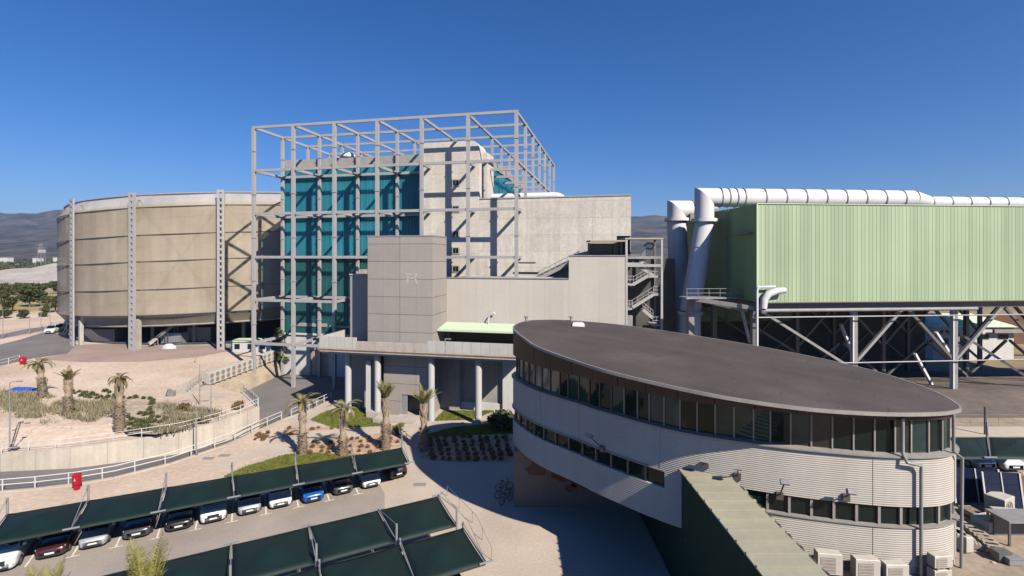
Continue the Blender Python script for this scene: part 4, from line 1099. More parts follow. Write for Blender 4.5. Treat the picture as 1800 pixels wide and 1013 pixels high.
# ------------------------------------------------------------------ green process hall on stilts
h1 = V(0.996, 0.087, 0).normalized(); h2 = V(-0.087, 0.996, 0).normalized()
def HR(s, d, z=0): p = V(29.7, 60, 0) + h1 * s + h2 * d; return V(p.x, p.y, z)
def build_hall():
    root = thing('process_hall', 'long light green ribbed sheet hall raised on braced steel stilts', 'industrial hall', tuple(HR(30, 0, 4)))
    zt, zb, S, Dp = 27.3, 15.35, 75.0, 24.0
    mb = MB(); pts = []; s = 0.0
    while s < S:
        for ds, o in ((0, 0), (.06, -.03), (.16, -.03), (.22, 0), (.5, 0)): 
            if ds < .5: pts.append((s + ds, o))
        s += .5
    mb.loft([[HR(a, b, zb) for a, b in pts], [HR(a, b, zt) for a, b in pts]], closed=False)
    o = mb.build('front_cladding', M['greensheet'], root)
    MB().fbox(HR, 0.02, S, .03, Dp, zb + .02, zt - .02).build('hall_body', M['greenshade'], root)
    MB().fbox(HR, -.06, S, -.14, .02, zb - .10, zb).build('drip_trim', M['darksteel'], root)
    MB().fbox(HR, -.06, S, -.12, .05, zt, zt + .09).build('roof_edge', M['mint'], root)
    MB().fbox(HR, -.08, .01, -.10, .03, zb, zt).build('corner_trim', M['mint'], root)
    # floor grid
    for d in (0.6, 11, 21): MB().fbox(HR, .1, S, d, d + .5, zb - .9, zb - .1).build('floor_beam', M['darksteel'], root)
    for s in range(0, 75, 6): MB().fbox(HR, s + .2, s + .6, 1.11, 20.9, zb - .8, zb - .12).build('cross_beam', M['darksteel'], root)
    # pipes under the front edge
    MB().tube([HR(.2, -.5, zb - .95), HR(28.6, -.5, zb - .95)], .22, 8).build('pipe_run', M['greysteel'], root, smooth=60)
    MB().tube([HR(-.2, -.6, zb - 1.75), HR(60, -.6, zb - 1.75)], .08, 8).build('pipe_run', M['steel'], root, smooth=60)
    MB().tube([HR(8, -.2, 7.85), HR(60, -.2, 7.85)], .08, 8).build('tie_beam', M['steel'], root, smooth=60)
    # columns and braces
    up2 = tuple(h2)
    for d in (.35, 11.2, 21.2):
        for s in (12.9, 26.4, 39.9, 53.4):
            MB().bar(HR(s, d, yz(60, 60 + d) - .3), HR(s, d, zb - .92), .5, .5, up=up2).build('column', M['greysteel'] if d < 1 else M['darksteel'], root)
            if d < 1: MB().bar(HR(s - .32, d - .02, 4), HR(s - .32, d - .02, zb - 1.0), .16, .5, up=up2).build('pipe_run', M['whitesteel'], root)
        MB().bar(HR(0.3, d if d > 1 else 1.2, -.3), HR(0.3, d if d > 1 else 1.2, zb - .92), .62, .62, up=up2).build('column', M['darksteel'], root)
    for d, m_ in ((.35, M['greysteel']), (11.2, M['darksteel']), (21.2, M['darksteel'])):
        for s in (12.9, 26.4, 39.9):
            MB().bar(HR(s + .3, d + .01, 8.0), HR(s + 6.4, d + .01, zb - 1), .34, .34, up=up2).build('brace', m_, root)
            MB().bar(HR(s + 13.2, d + .01, 8.0), HR(s + 7.1, d + .01, zb - 1), .34, .34, up=up2).build('brace', M['darksteel'] if d < 1 else m_, root)
        MB().bar(HR(.6, d + .01, zb - 1), HR(12.6, d + .01, 7.0), .3, .3, up=up2).build('brace', m_, root)
        for s in (12.9, 26.4, 39.9):
            if d > 1:
                MB().bar(HR(s + .3, d - .2, 3.2), HR(s + 6.4, d - .2, 8.2), .3, .3, up=up2).build('brace', m_, root)
                MB().bar(HR(s + 13.2, d - .2, 3.2), HR(s + 7.0, d - .2, 8.2), .3, .3, up=up2).build('brace', m_, root)
    MB().bar(HR(26.8, .7, 4.3), HR(32.5, 5.5, 10.0), .32).build('brace', M['greysteel'], root)
    MB().bar(HR(38.8, .7, 4.3), HR(33.2, 5.5, 10.0), .32).build('brace', M['greysteel'], root)
    for (ua, va, ub, vb, D) in ((1645, 584, 1680, 638, 66), (1608, 622, 1641, 682, 66), (1478, 570, 1502, 630, 66), (1304, 545, 1318, 602, 66)):
        MB().bar(at(ua, D, zat(va, D)), at(ub, D + 1, zat(vb, D + 1)), .30).build('stair_stringer', M['whitesteel'], root)
    # dark enclosure deep below
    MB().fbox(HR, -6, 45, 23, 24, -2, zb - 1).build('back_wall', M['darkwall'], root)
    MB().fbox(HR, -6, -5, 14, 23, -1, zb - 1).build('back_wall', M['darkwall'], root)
    MB().fbox(HR, 3, 20, 22.5, 22.9, 10.0, 12.4).build('green_band', M['greenshade'], root)
    # catwalk along the left side
    mb = MB(); mb.fbox(HR, -7.5, 0.0, 3, 5.2, 15.55, 15.75); cw = mb.build('catwalk', M['greysteel'], root)
    for z in (16.3, 16.85): MB().bar(HR(-7.5, 3.05, z), HR(-.1, 3.05, z), .06).build('handrail', M['greysteel'], cw)
    for i in range(6): MB().bar(HR(-7.4 + i * 1.45, 3.05, 15.7), HR(-7.4 + i * 1.45, 3.05, 16.9), .06).build('baluster', M['greysteel'], cw)
    MB().bar(HR(-6.2, 3.5, 15.5), HR(0, .6, 14.6), .35, .5).build('outrigger', M['greysteel'], root)
    MB().bar(HR(-5.6, 6, -.3), HR(-5.6, 6, 15.5), .75, .75, up=up2).build('column', M['greysteel'], root)
    MB().bar(HR(-5.2, 6, 15.3), HR(-.4, 1.3, 14.3), .4, .5).build('brace', M['greysteel'], root)
    # ladder on the left side
    mb = MB()
    for k in (6.2, 6.9): mb.bar(HR(-.25, k, 15.8), HR(-.25, k, 27.2), .08)
    for i in range(24): mb.bar(HR(-.25, 6.2, 16 + i * .46), HR(-.25, 6.9, 16 + i * .46), .05)
    mb.build('ladder', M['darksteel'], root)
    mb = MB().fbox(HR, -.6, -.02, 1.0, 4.2, 23.7, 23.9); mb.build('bracket', M['darksteel'], root)
    # hooded vent and standpipe at the corner
    MB().tube([HR(-.35, -.6, 4), HR(-.35, -.6, zat(510, 59.5)), HR(-.2, -.6, zat(504.5, 59.5)), HR(1.9, -.6, zat(504.5, 59.5))], .15, 8).build('standpipe', M['pipewhite'], root, smooth=60)
    a = HR(2.6, -.7, zat(512, 59.3)); 
    MB().tube([a + V(.5, 0, .1), a + V(-.5, 0, .0), a + V(-1.5, 0, -.35), a + V(-2.0, 0, -1.0), a + V(-2.15, 0, -2.1)], [.34, .42, .45, .45, .42], 12).build('hooded_vent', M['duct'], root, smooth=50)
build_hall()

def build_duct(label, u, D, rtop, zax, ub, vb, run, taper=None, vcol=386):
    x = (u - 900) / F * D
    root = thing('exhaust_duct', label, 'duct', (x, D, 0), 'exhaust ducts beside the green hall')
    r_ = rtop
    zc = zat(vcol, D)
    # mitred bend: vertical stub and horizontal run cut on the diagonal
    n = 24; mb = MB(); ang = [2 * math.pi * i / n for i in range(n)]
    r0 = [V(x + r_ * math.cos(a), D + r_ * math.sin(a), zc + .1) for a in ang]
    r1 = [V(x + r_ * math.cos(a), D + r_ * math.sin(a), zax - r_ * math.cos(a)) for a in ang]
    mb.loft([r0, r1], cap=False); mb.build('bend', M['duct'], root, smooth=40)
    d = h1
    segs = []
    X0 = x; xe = x + run[0]
    mb = MB()
    r2 = [V(xe, D + .087 * run[0] + r_ * math.sin(a), zax - r_ * math.cos(a)) for a in ang]
    mb.loft([r1, r2], cap=False); mb.build('horizontal_pipe', M['duct'], root, smooth=40)
    px_ = x + r_ + .9
    rings = []
    k = 0
    while px_ < xe - .5:
        rings.append(px_); px_ += (2.95 if k > 2 else 1.1); k += 1
    for q in rings:
        yy = D + .087 * (q - x)
        MB().tube([V(q - .07, yy, zax), V(q + .07, yy, zax)], r_ + .09, 24).build('flange', M['greysteel'], root, smooth=40)
    if taper:
        q0 = xe; q1 = xe + 2.6; rs = taper; y0 = D + .087 * run[0]
        za = zax - (r_ - rs)
        MB().tube([V(q0, y0, zax), V(q1, y0 + .2, za)], [r_, rs], 24, cap=False).build('reducer', M['duct'], root, smooth=40)
        MB().tube([V(q1, y0 + .2, za), V(q1 + 24, y0 + 2.2, za)], rs, 20).build('horizontal_pipe', M['duct'], root, smooth=40)
        for i in range(8):
            q = q1 + .02 + i * 2.9; MB().tube([V(q - .06, y0 + .2 + (q - q1) * .083, za), V(q + .06, y0 + .2 + (q - q1) * .083, za)], rs + .08, 20).build('flange', M['greysteel'], root, smooth=40)
    # collar, slanting trunk, foot
    MB().tube([V(x, D, zc - .35), V(x, D, zc + .1)], r_ + .42, 24).build('collar', M['duct'], root, smooth=40)
    xb = (ub - 900) / F * D; zbm = zat(vb, D)
    MB().tube([V(x, D, zc - .34), V(x - .05, D, zc - .9), V(xb, D, zbm)], [r_ * .98, r_ * .98, r_ * 1.08], 24, cap=False).build('slanting_pipe', M['duct'], root, smooth=40)
    for q in (.25, .5, .75):
        c = V(x, D, zc - .9).lerp(V(xb, D, zbm), q); dd = (V(xb, D, zbm) - V(x, D, zc)).normalized()
        MB().tube([c - dd * .06, c + dd * .06], r_ * 1.03 + .04 + .05 * q, 24).build('flange', M['duct'], root, smooth=40)
    MB().tube([V(xb, D, zbm + .02), V(xb, D, 0)], r_ * 1.08, 24, cap=False).build('foot_pipe', M['duct'], root, smooth=40)
    MB().tube([V(xb, D, zbm - .35), V(xb, D, zbm + .05)], r_ * 1.08 + .3, 24).build('collar', M['duct'], root, smooth=40)
build_duct('large white exhaust duct, nearer one, running along the roof of the green hall', 1238, 68.5, 1.29, 29.1, 1213, 548, (25.4 + 5.6, 0), .88)
build_duct('shorter white exhaust duct standing behind and left of the larger one', 1190, 75.5, 1.44, 28.0, 1196, 545, (3.3, 0), None, 385)
mb = MB(); p = at(1212, 76.1, 28.0)
for a in (-.3, .35): mb.tube([p + V(a - .12, 0, 0), p + V(a + .12, 0, 0)], 1.5, 20)
mb.tube([p + V(-1, 0, 0), p + V(4, 0.3, 0)], 1.25, 20)
mb.box(p.x - .6, p.x + .8, p.y - 2.0, p.y - 1.3, 26.2, 27.4)
solo(mb, 'duct_damper', M['greysteel'], tuple(p), 'grey flanged damper between the two white exhaust ducts', 'damper', smooth=40)

# ------------------------------------------------------------------ open steel stair tower
def build_stairs():
    D = 68.0; xl, xr = at(1101, D, 0).x, at(1163, D, 0).x
    root = thing('stair_tower', 'open galvanised steel stair tower between the cream wall and the exhaust ducts', 'stair tower', (xl, D, 0))
    up = (0, 1, 0)
    for x in (xl, xr):
        for y in (D, D + 3.2): MB().bar((x, y, 0), (x, y, zat(420, D)), .3, .3, up=up).build('post', M['steel'] if y == D else M['darksteel'], root)
    MB().box(xl - 5.0, xl - .2, D - .2, D + 3.4, zat(425, D), zat(425, D) + .2).build('canopy', M['palegreenroof'], root)
    MB().box(xl - .2, xr + .2, D - .2, D + 3.4, zat(421, D), zat(421, D) + .2).build('canopy', M['palegreenroof'], root)
    for x in (xl - 4.7, xl - 1.0): MB().bar((x, D + 3, zat(455, D)), (x, D + 3, zat(426, D)), .18, .18, up=up).build('post', M['darksteel'], root)
    MB().box(xl - 4.8, xl - .3, D + 3.2, D + 3.4, zat(455, D), zat(427, D)).build('back_panel', M['darkwall'], root)
    for (v, m_) in ((467, 'steel'), (453, 'greysteel')): MB().bar((xl, D, zat(v, D)), (xr, D, zat(v, D)), .25, .35).build('beam', M[m_], root)
    def flight(ua, va, ub, vb):
        a = at(ua, D + .3, zat(va, D)); b = at(ub, D + .3, zat(vb, D))
        mb = MB(); mb.bar(a, b, .18, .42, up=(0, 0, 1)); n = 9
        f_ = mb.build('stair_flight', M['steel'], root)
        for i in range(n): p = a.lerp(b, (i + .5) / n); MB().box(p.x - .2, p.x + .2, p.y, p.y + 1.1, p.z + .05, p.z + .1).build('tread', M['greysteel'], f_)
        for h in (.55, 1.05): MB().bar(a + V(0, 0, h), b + V(0, 0, h), .06).build('handrail', M['steel'], f_)
        for i in range(5): p = a.lerp(b, i / 4); MB().bar(p, p + V(0, 0, 1.05), .05).build('baluster', M['steel'], f_)
    def landing(ua, ub, v):
        z = zat(v, D); a = at(ua, D, z); b = at(ub, D, z)
        f_ = MB().box(a.x, b.x, D + .2, D + 3, z - .25, z).build('landing', M['steel'], root)
        for h in (.55, 1.05): MB().bar(V(a.x, D + .2, z + h), V(b.x, D + .2, z + h), .06).build('handrail', M['steel'], f_)
        for q in (0, .5, 1): MB().bar(V(a.x + (b.x - a.x) * q, D + .2, z), V(a.x + (b.x - a.x) * q, D + .2, z + 1.05), .05).build('baluster', M['steel'], f_)
    landing(1102, 1114, 499); flight(1112, 501, 1141, 484); landing(1141, 1162, 485)
    landing(1102, 1112, 542); flight(1112, 541, 1149, 518); landing(1149, 1162, 517)
    flight(1149, 485, 1125, 470); flight(1130, 545, 1148, 560); landing(1148, 1162, 571); landing(1102, 1125, 462)
    flight(1126, 465, 1134, 454)
    MB().box(xl + .1, xl + 1.0, D + .5, D + 1.2, 0, zat(556, D)).build('cabinet', M['greysteel'], root)
    MB().box(xl, xr + 3, D + 3.5, D + 3.8, 0, zat(455, D)).build('back_panel', M['darkwall'], root)
    mb = MB(); c = at(1141, D + 1.5, zat(433, D)); mb.tube([c + V(-.7, 0, 0), c + V(-.2, 0, .45), c + V(.5, 0, .35), c + V(.75, 0, -.05), c + V(.3, 0, -.4), c + V(-.4, 0, -.25)], .16, 6); mb.build('hose_coil', M['fascia'], root, smooth=60)
build_stairs()

# ------------------------------------------------------------------ retaining wall and railings
def build_retaining():
    root = thing('retaining_wall', 'long pale concrete retaining wall holding up the sandy terrace along the road', 'wall', (WB[1][0], WB[1][1], 0))
    rings = []
    for i, p in enumerate(WB):
        b = V(p[0], p[1], 0); w = inward(i) * .3
        if i == len(WB) - 1: w = V(-.30, .12, 0)
        rings.append([b, V(b.x, b.y, p[2]), V(b.x, b.y, p[2]) + w, b + w])
    mb = MB(); mb.loft(rings, closed=True); mb.build('wall', M['wallconc'], root)
    e = WB[-1]; a = V(e[0], e[1], 0); b = V(-36.4, 67.0, 0); w = V(-.2, -.2, 0)
    mb = MB(); mb.hexa([a + V(.0, .01, 0), b, b + w, a + w + V(0, .01, 0)], [a + V(0, .01, e[2] - .002), V(b.x, b.y, ZP + .05), V(b.x, b.y, ZP + .05) + w, a + w + V(0, .01, e[2] - .002)])
    mb.build('return_wall', M['wallconc'], root)
build_retaining()
def railing(name, label, pts, h, step, m, r_=.035, rails=(1.0, .55), cat='railing', group=None):
    root = thing(name, label, cat, tuple(pts[0]), group)
    L = [0]
    for a, b in zip(pts[:-1], pts[1:]): L.append(L[-1] + (b - a).length)
    def P(t):
        for i in range(len(pts) - 1):
            if t <= L[i + 1] or i == len(pts) - 2: return pts[i].lerp(pts[i + 1], (t - L[i]) / max(1e-6, L[i + 1] - L[i]))
    n = max(1, int(L[-1] / step))
    proto = None
    for i in range(n + 1):
        p = P(L[-1] * i / n); MB().bar(p + V(0, 0, -.05), p + V(0, 0, h), r_ * 2).build('post', m, root)
    for q in rails: MB().tube([p + V(0, 0, h * q) for p in pts], r_, 6).build('rail', m, root, smooth=60)
    return root
ro = [px(u, v, 0.1) for (u, v) in ((-60, 872), (0, 864), (60, 859), (135, 850), (200, 839), (300, 814), (400, 780), (495, 738))]
railing('guard_rail', 'white two-rail guard rail along the lower edge of the ramp road', ro, 1.05, 2.35, M['whitesteel'])
ro = [px(u, v, 0.1) for (u, v) in ((512, 733), (545, 719), (582, 702))]
railing('guard_rail', 'short white guard rail beside the lawn and the first two palms', ro, 1.0, 1.6, M['whitesteel'])
wt = [V(p[0], p[1], p[2]) + inward(i) * .15 for i, p in enumerate(WB[1:-1])] + [V(WB[-1][0] - .2, WB[-1][1], WB[-1][2])]
railing('guard_rail', 'thin white guard rail on top of the retaining wall', wt, 0.95, 2.4, M['whitesteel'], .025)
railing('guard_rail', 'white guard rail climbing from the end of the retaining wall to the sandy terrace', [V(WB[-1][0] - .3, WB[-1][1] + .3, WB[-1][2]), V(-33.3, 63.4, ZP), V(-36.3, 67, ZP)], 1.0, 1.5, M['whitesteel'])
railing('guard_rail', 'distant white guard rail left of the far red box', [px(-40, 652, ZP), px(0, 645, ZP), px(34, 636, ZP)], 1.1, 1.8, M['whitesteel'])
railing('terrace_fence', 'thin wire fence between the terrace path and the fan coolers', [px(330, 690, ZP), px(352, 672, ZP), px(366, 664, ZP)], 1.2, 1.2, M['galv'], .02)
railing('edge_rail', 'thin cable rail beside the right end of the front canopy', [V(*px(725, 786, 0)), V(*px(705, 768, 0)), V(*px(703, 758, 0))], .9, 1.6, M['darksteel'], .03)

# ------------------------------------------------------------------ shade canopies of the car park
CZ = 2.5
def sail_mesh(A, B, C, D, m, parent, rise=.50):
    """fabric bay with corners A B (near edge) D C (far edge); raised in the middle, edges scalloped"""
    mb = MB(); n = 10
    cen = (A + B + C + D) / 4
    def fn(s, t):
        sc = .16 * math.sin(math.pi * s); st = .16 * math.sin(math.pi * t)
        tt = t + (sc * .16) * (1 - 2 * t) * .5; ss = s + (st * .16) * (1 - 2 * s) * .35
        p = (A.lerp(B, ss)).lerp(D.lerp(C, ss), tt)
        r_ = 1 - max(abs(2 * s - 1), abs(2 * t - 1))
        return V(p.x, p.y, p.z + rise * r_ - .05 * math.sin(math.pi * s) * (1 - r_))
    mb.grid(fn, n, n)
    o = mb.build('sail', m, parent, smooth=14)
    md = o.modifiers.new('thick', 'SOLIDIFY'); md.thickness = .02
    return o
def canopy_row(pn, pf, label_fn, post_at, group, last_end=True, stay=True, low=False, z=0.0, posth=3.65):
    """pn, pf: world points of the bay lines on the near and far edge"""
    out = []
    for i in range(len(pn) - 1):
        A, B, D, C = pn[i], pn[i + 1], pf[i], pf[i + 1]
        gap = (B - A).normalized() * .05
        a, b, d, c = A + gap, B - gap, D + gap, C - gap
        root = thing('shade_canopy', label_fn(i), 'canopy', (A.x, A.y, z), group)
        sail_mesh(a, b, c, d, M['fabric'], root)
        for p, q in ((a, b), (d, c)): MB().tube([p - V(0, 0, .05), q - V(0, 0, .05)], .025, 6).build('edge_tube', M['fabric'], root)
        for P, Q, last in ((A, D, False),) + (((B, C, True),) if i == len(pn) - 2 and last_end else ()):
            base = Q if post_at == 'far' else P
            tip = P if post_at == 'far' else Q
            MB().tube([V(base.x, base.y, z), V(base.x, base.y, z + posth)], .075, 8).build('post', M['galv'], root, smooth=60)
            MB().bar(V(base.x, base.y, z + CZ + .04), V(tip.x, tip.y, z + CZ + .04), .05, .10).build('arm', M['galv'], root)
            MB().tube([V(base.x, base.y, z + posth - .05), V(tip.x, tip.y, z + CZ + .1)], .025, 5).build('stay', M['galv'], root)
            o = (b - a).normalized()
            MB().bar(V(tip.x, tip.y, z + CZ + .08) - o * .45, V(tip.x, tip.y, z + CZ + .08) + o * .45, .09).build('end_plate', M['galv'], root)
        out.append(root)
    return out
def line_pts(us, v0, u0, slope_pts, z):
    return None
def pl(u, v): return px(u, v, CZ)
def on_line(p, q, us):
    """points of the line p-q at the given pixel columns"""
    out = []
    for u in us:
        k = (u - 900) / F
        t = (k * p.y - p.x) / ((q.x - p.x) - k * (q.y - p.y)); out.append(p.lerp(q, t))
    return out
p0, p1 = pl(0, 955.5), pl(720, 815)
N1 = on_line(p0, p1, (278, 411, 525, 628, 720)); 
step1 = (N1[0] - N1[-1]) / 4
N1 = [N1[0] + step1 * k for k in (3, 2, 1)] + N1
N1[2] = on_line(p0, p1, (125,))[0]; 
q0, q1 = pl(0, 906), pl(715, 785)
F1 = on_line(q0, q1, (292, 408, 519, 618, 706)); s1 = (F1[0] - F1[-1]) / 4
F1 = [F1[0] + s1 * k for k in (3, 2, 1)] + F1; F1[2] = on_line(q0, q1, (155,))[0]
nm1 = ['dark green shade canopy over the white van and the maroon car', 'dark green shade canopy over the silver and the dark grey car', 'dark green shade canopy over the black car and the first white car', 'dark green shade canopy over the pale silver car and the white hatchback',
       'dark green shade canopy over the blue car and the grey car', 'dark green shade canopy at the right end of the back row, by the plaza']
canopy_row(N1[1:], F1[1:], lambda i: nm1[i], 'far', 'dark green shade canopies in the car park')
# middle and front row share the spine posts
a0, a1 = pl(402, 959), pl(770, 872); Fm = on_line(a0, a1, (543, 665, 770)); sm = (Fm[0] - Fm[-1]) / 2
Fm = [Fm[0] + sm * k for k in (3, 2, 1)] + Fm
b0, b1 = pl(556, 990), pl(803, 924); Nm = on_line(b0, b1, (556, 697, 803)); sm = (Nm[0] - Nm[-1]) / 2
Nm = [Nm[0] + sm * k for k in (3, 2, 1)] + Nm
nm2 = ['dark green shade canopy at the bottom edge left of the young palm, middle row', 'dark green shade canopy just right of the bright young palm, middle row', 'dark green shade canopy third from the right end of the middle row', 'dark green shade canopy second from the right end of the middle row', 'dark green shade canopy at the right end of the middle row']
canopy_row(Nm, Fm, lambda i: nm2[i], 'near', 'dark green shade canopies in the car park')
c0, c1 = pl(560, 996), pl(814, 928); Ff = on_line(c0, c1, (561, 703, 814)); sm = (Ff[0] - Ff[-1]) / 2
Ff = [Ff[0] + sm * k for k in (3, 2, 1)] + Ff
dd = (pl(855, 991) - Ff[-1]); Nf = [p + dd for p in Ff]
nm3 = ['dark green shade canopy third from the right end, front row', 'dark green shade canopy second from the right end, front row', 'dark green shade canopy at the right end of the front row, nearest the plaza']
r3 = canopy_row(Nf[2:], Ff[2:], lambda i: nm3[i], 'far', 'dark green shade canopies in the car park', posth=2.9)
# cable rails at the right end of the rows
railing('edge_rail', 'thin cable rail along the plaza at the right end of the middle canopy row', [V(*px(786, 872, 0)), V(*px(838, 928, 0)), V(*px(864, 985, 0))], .9, 2.2, M['galv'], .016, rails=(1.0,))
# right-hand canopies in the yard
ZR = 4.25
def pr(u, v): return px(u, v, ZR + CZ)
Fr = [pr(u, 768.5) for u in (1640, 1735, 1830)]; Nr = [pr(u, 806) for u in (1640, 1741, 1842)]
for k in range(3): Fr[k].y = Fr[0].y; Nr[k].y = Nr[0].y
nm4 = ['dark green shade canopy just right of the oval building', 'dark green shade canopy at the right edge above the white parked car', 'dark green shade canopy beyond the right edge of the photo']
for o in canopy_row(Nr, Fr, lambda i: nm4[i], 'far', 'dark green shade canopies in the yard', z=ZR, posth=3.7): pass

# ------------------------------------------------------------------ cars
def make_car(kind, paint, label, loc, rz, cat='car', group=None):
    """nose towards local +x, wheels on z = 0"""
    root = thing('parked_car' if kind != 'van' else 'parked_van', label, cat, loc, group, rz)
    if kind == 'hatch': L, Wd, hood, belt, roof, ws, rs, tail = 4.0, .86, .92, 1.0, 1.48, (.95, .10), (-1.65, -1.25), 1.02
    elif kind == 'sedan': L, Wd, hood, belt, roof, ws, rs, tail = 4.5, .90, .90, .98, 1.44, (.95, .10), (-1.55, -.85), 1.04
    elif kind == 'suv': L, Wd, hood, belt, roof, ws, rs, tail = 4.4, .93, 1.06, 1.14, 1.70, (1.0, .35), (-1.95, -1.60), 1.14
    else: L, Wd, hood, belt, roof, ws, rs, tail = 4.9, .96, 1.12, 1.22, 1.95, (1.55, .95), (-2.35, -2.15), 1.22
    h = L / 2
    def sect(x, w, zl, zt, crown=.02):
        pts = []
        half = [(0, zl), (w * .80, zl), (w * .96, zl + .10), (w, zl + .28), (w, zt - .22), (w * .965, zt - .07), (w * .86, zt), (w * .45, zt + crown), (0, zt + crown * 1.3)]
        for y, z in half: pts.append(V(x, y, z))
        for y, z in reversed(half[1:-1]): pts.append(V(x, -y, z))
        return pts
    st = [(h, Wd * .62, .34, .62), (h - .03, Wd * .80, .26, .68), (h - .14, Wd * .92, .20, hood - .12), (h - .40, Wd * .98, .18, hood - .04), (h - .8, Wd, .18, hood), (ws[0], Wd, .18, belt - .02), (0, Wd, .18, belt), (rs[0] + .5, Wd, .18, belt + .01), (-h + .45, Wd * .98, .18, tail), (-h + .14, Wd * .95, .22, tail - .03), (-h + .03, Wd * .85, .28, tail - .2), (-h, Wd * .70, .36, tail - .35)]
    mb = MB(); mb.loft([sect(*s) for s in st]); mb.build('body', paint, root, smooth=50, local=True)
    # greenhouse of glass, roof panel and pillars in body colour
    def gs(x, wb, wt, zb, zt): return [V(x, wb, zb), V(x, wt, zt), V(x, wt * .6, zt + .025), V(x, -wt * .6, zt + .025), V(x, -wt, zt), V(x, -wb, zb)]
    wb, wt = Wd * .93, Wd * .74
    g = [gs(ws[0] + .02, wb * .9, wb * .88, belt - .04, belt - .02), gs((ws[0] + ws[1]) / 2, wb, (wb + wt) / 2, belt - .04, (belt + roof) / 2 + .06), gs(ws[1], wb, wt, belt - .04, roof - .03), gs((ws[1] + rs[1]) / 2, wb, wt, belt - .04, roof - .005), gs(rs[1], wb, wt, belt - .04, roof - .05), gs(rs[0], wb * .95, wb * .85, belt - .04, belt + .02)]
    mb = MB(); mb.loft(g); gl = mb.build('window_glass', M['carglass'], root, smooth=40, local=True)
    mb = MB(); mb.loft([[V(x, -wt * 1.01, z - .03), V(x, -wt * .97, z + .02), V(x, -wt * .6, z + .045), V(x, wt * .6, z + .045), V(x, wt * .97, z + .02), V(x, wt * 1.01, z - .03)] for x, z in ((ws[1] + .05, roof - .035), ((ws[1] + rs[1]) / 2, roof), (rs[1] - .06, roof - .045))])
    mb.build('roof', paint, root, smooth=50, local=True)
    for s in (-1, 1):
        mb = MB(); mb.bar(V(ws[0], s * wb * .93, belt - .02), V(ws[1], s * wt * 1.0, roof - .01), .07, .06); mb.build('pillar', paint, root, local=True)
        mb = MB(); mb.bar(V(rs[0], s * wb * .93, belt), V(rs[1], s * wt * 1.0, roof - .02), .16, .06); mb.build('pillar', paint, root, local=True)
        mb = MB(); xm = (ws[1] + rs[1]) / 2 + .05; mb.bar(V(xm, s * wb * 1.0, belt), V(xm, s * wt * 1.01, roof - .02), .07, .05); mb.build('pillar', M['trim'], root, local=True)
        mb = MB(); mb.bar(V(ws[0] - .15, s * (Wd + .02), belt + .08), V(ws[0] - .15, s * (Wd + .2), belt + .1), .12, .15); mb.build('mirror', paint, root, local=True)
        a = V(h - .10, s * Wd * .80, hood - .27)
        mb = MB(); mb.loft([[V(h - .005, s * Wd * .50, hood - .27), V(h - .14, s * Wd * .88, hood - .25), V(h - .19, s * Wd * .90, hood - .13), V(h - .09, s * Wd * .55, hood - .17)], [V(h - .20, s * Wd * .50, hood - .27), V(h - .30, s * Wd * .86, hood - .25), V(h - .32, s * Wd * .86, hood - .13), V(h - .25, s * Wd * .55, hood - .17)]]); mb.build('headlight', M['lamp'], root, local=True)
        mb = MB(); mb.bar(V(-h + .10, s * Wd * .72, tail - .22), V(-h + .10, s * Wd * .93, tail - .22), .12, .22); mb.build('tail_light', M['tail'], root, local=True)
        for xw in (h - .82, -h + .80):
            c = V(xw, s * (Wd - .10), .32)
            ring = lambda r_, y: [V(xw + r_ * math.cos(2 * math.pi * i / 18), s * y, .32 + r_ * math.sin(2 * math.pi * i / 18)) for i in range(18)]
            mb = MB(); mb.loft([ring(.20, Wd + .005), ring(.29, Wd + .012), ring(.32, Wd - .03), ring(.32, Wd - .2)]); w = mb.build('wheel', M['tyre'], root, smooth=40, local=True)
            mb = MB(); mb.loft([ring(.05, Wd + .022), ring(.19, Wd + .016), ring(.205, Wd - .01)]); mb.build('rim', M['rim'], w, smooth=40, local=True)
            mb = MB(); mb.loft([[V(xw + .38 * math.cos(a), s * (Wd + .004), .30 + .39 * math.sin(a)) for a in [math.pi * i / 10 for i in range(11)]], [V(xw + .33 * math.cos(a), s * (Wd + .004), .30 + .335 * math.sin(a)) for a in [math.pi * i / 10 for i in range(11)]]], closed=False); mb.build('wheel_arch', M['trim'], root, local=True)
    mb = MB(); mb.box(h - .05, h + .012, -Wd * .42, Wd * .42, .50, hood - .30); mb.build('grille', M['trim'], root, local=True)
    mb = MB(); mb.box(h - .05, h + .018, -Wd * .62, Wd * .62, .26, .40); mb.build('lower_grille', M['trim'], root, local=True)
    mb = MB(); mb.box(h + .012, h + .03, -.26, .26, .42, .53); mb.build('number_plate', M['plate'], root, local=True)
    mb = MB(); mb.box(-h - .02, -h + .03, -.26, .26, .52, .63); mb.build('number_plate', M['plate'], root, local=True)
    return root
cg = 'cars parked under the back canopy row'
face = math.atan2(-ndir.y, -ndir.x)
row = [(-1, 'van', 'white', 'white van cut by the left edge of the photo under the canopy'), (0, 'sedan', 'maroon', 'very dark maroon car next to the white van'), (1, 'hatch', 'silver', 'silver car between the maroon car and the dark grey car'),
       (2, 'sedan', 'grey', 'dark grey car just behind the tip of the young palm'), (3, 'sedan', 'black', 'black car with reddish reflections right of the young palm'), (4, 'suv', 'white', 'big white car with dark grille in the middle of the row'),
       (5, 'hatch', 'silver', 'pale silver car between two white cars'), (6, 'sedan', 'white', 'white car with dark badge left of the blue car'), (7, 'hatch', 'blue', 'bright blue car parked under the canopy'),
       (8, 'hatch', 'grey', 'grey car right of the bright blue car'), (9, 'hatch', 'white', 'white car second from the right end of the row')]
jit = random.Random(3)
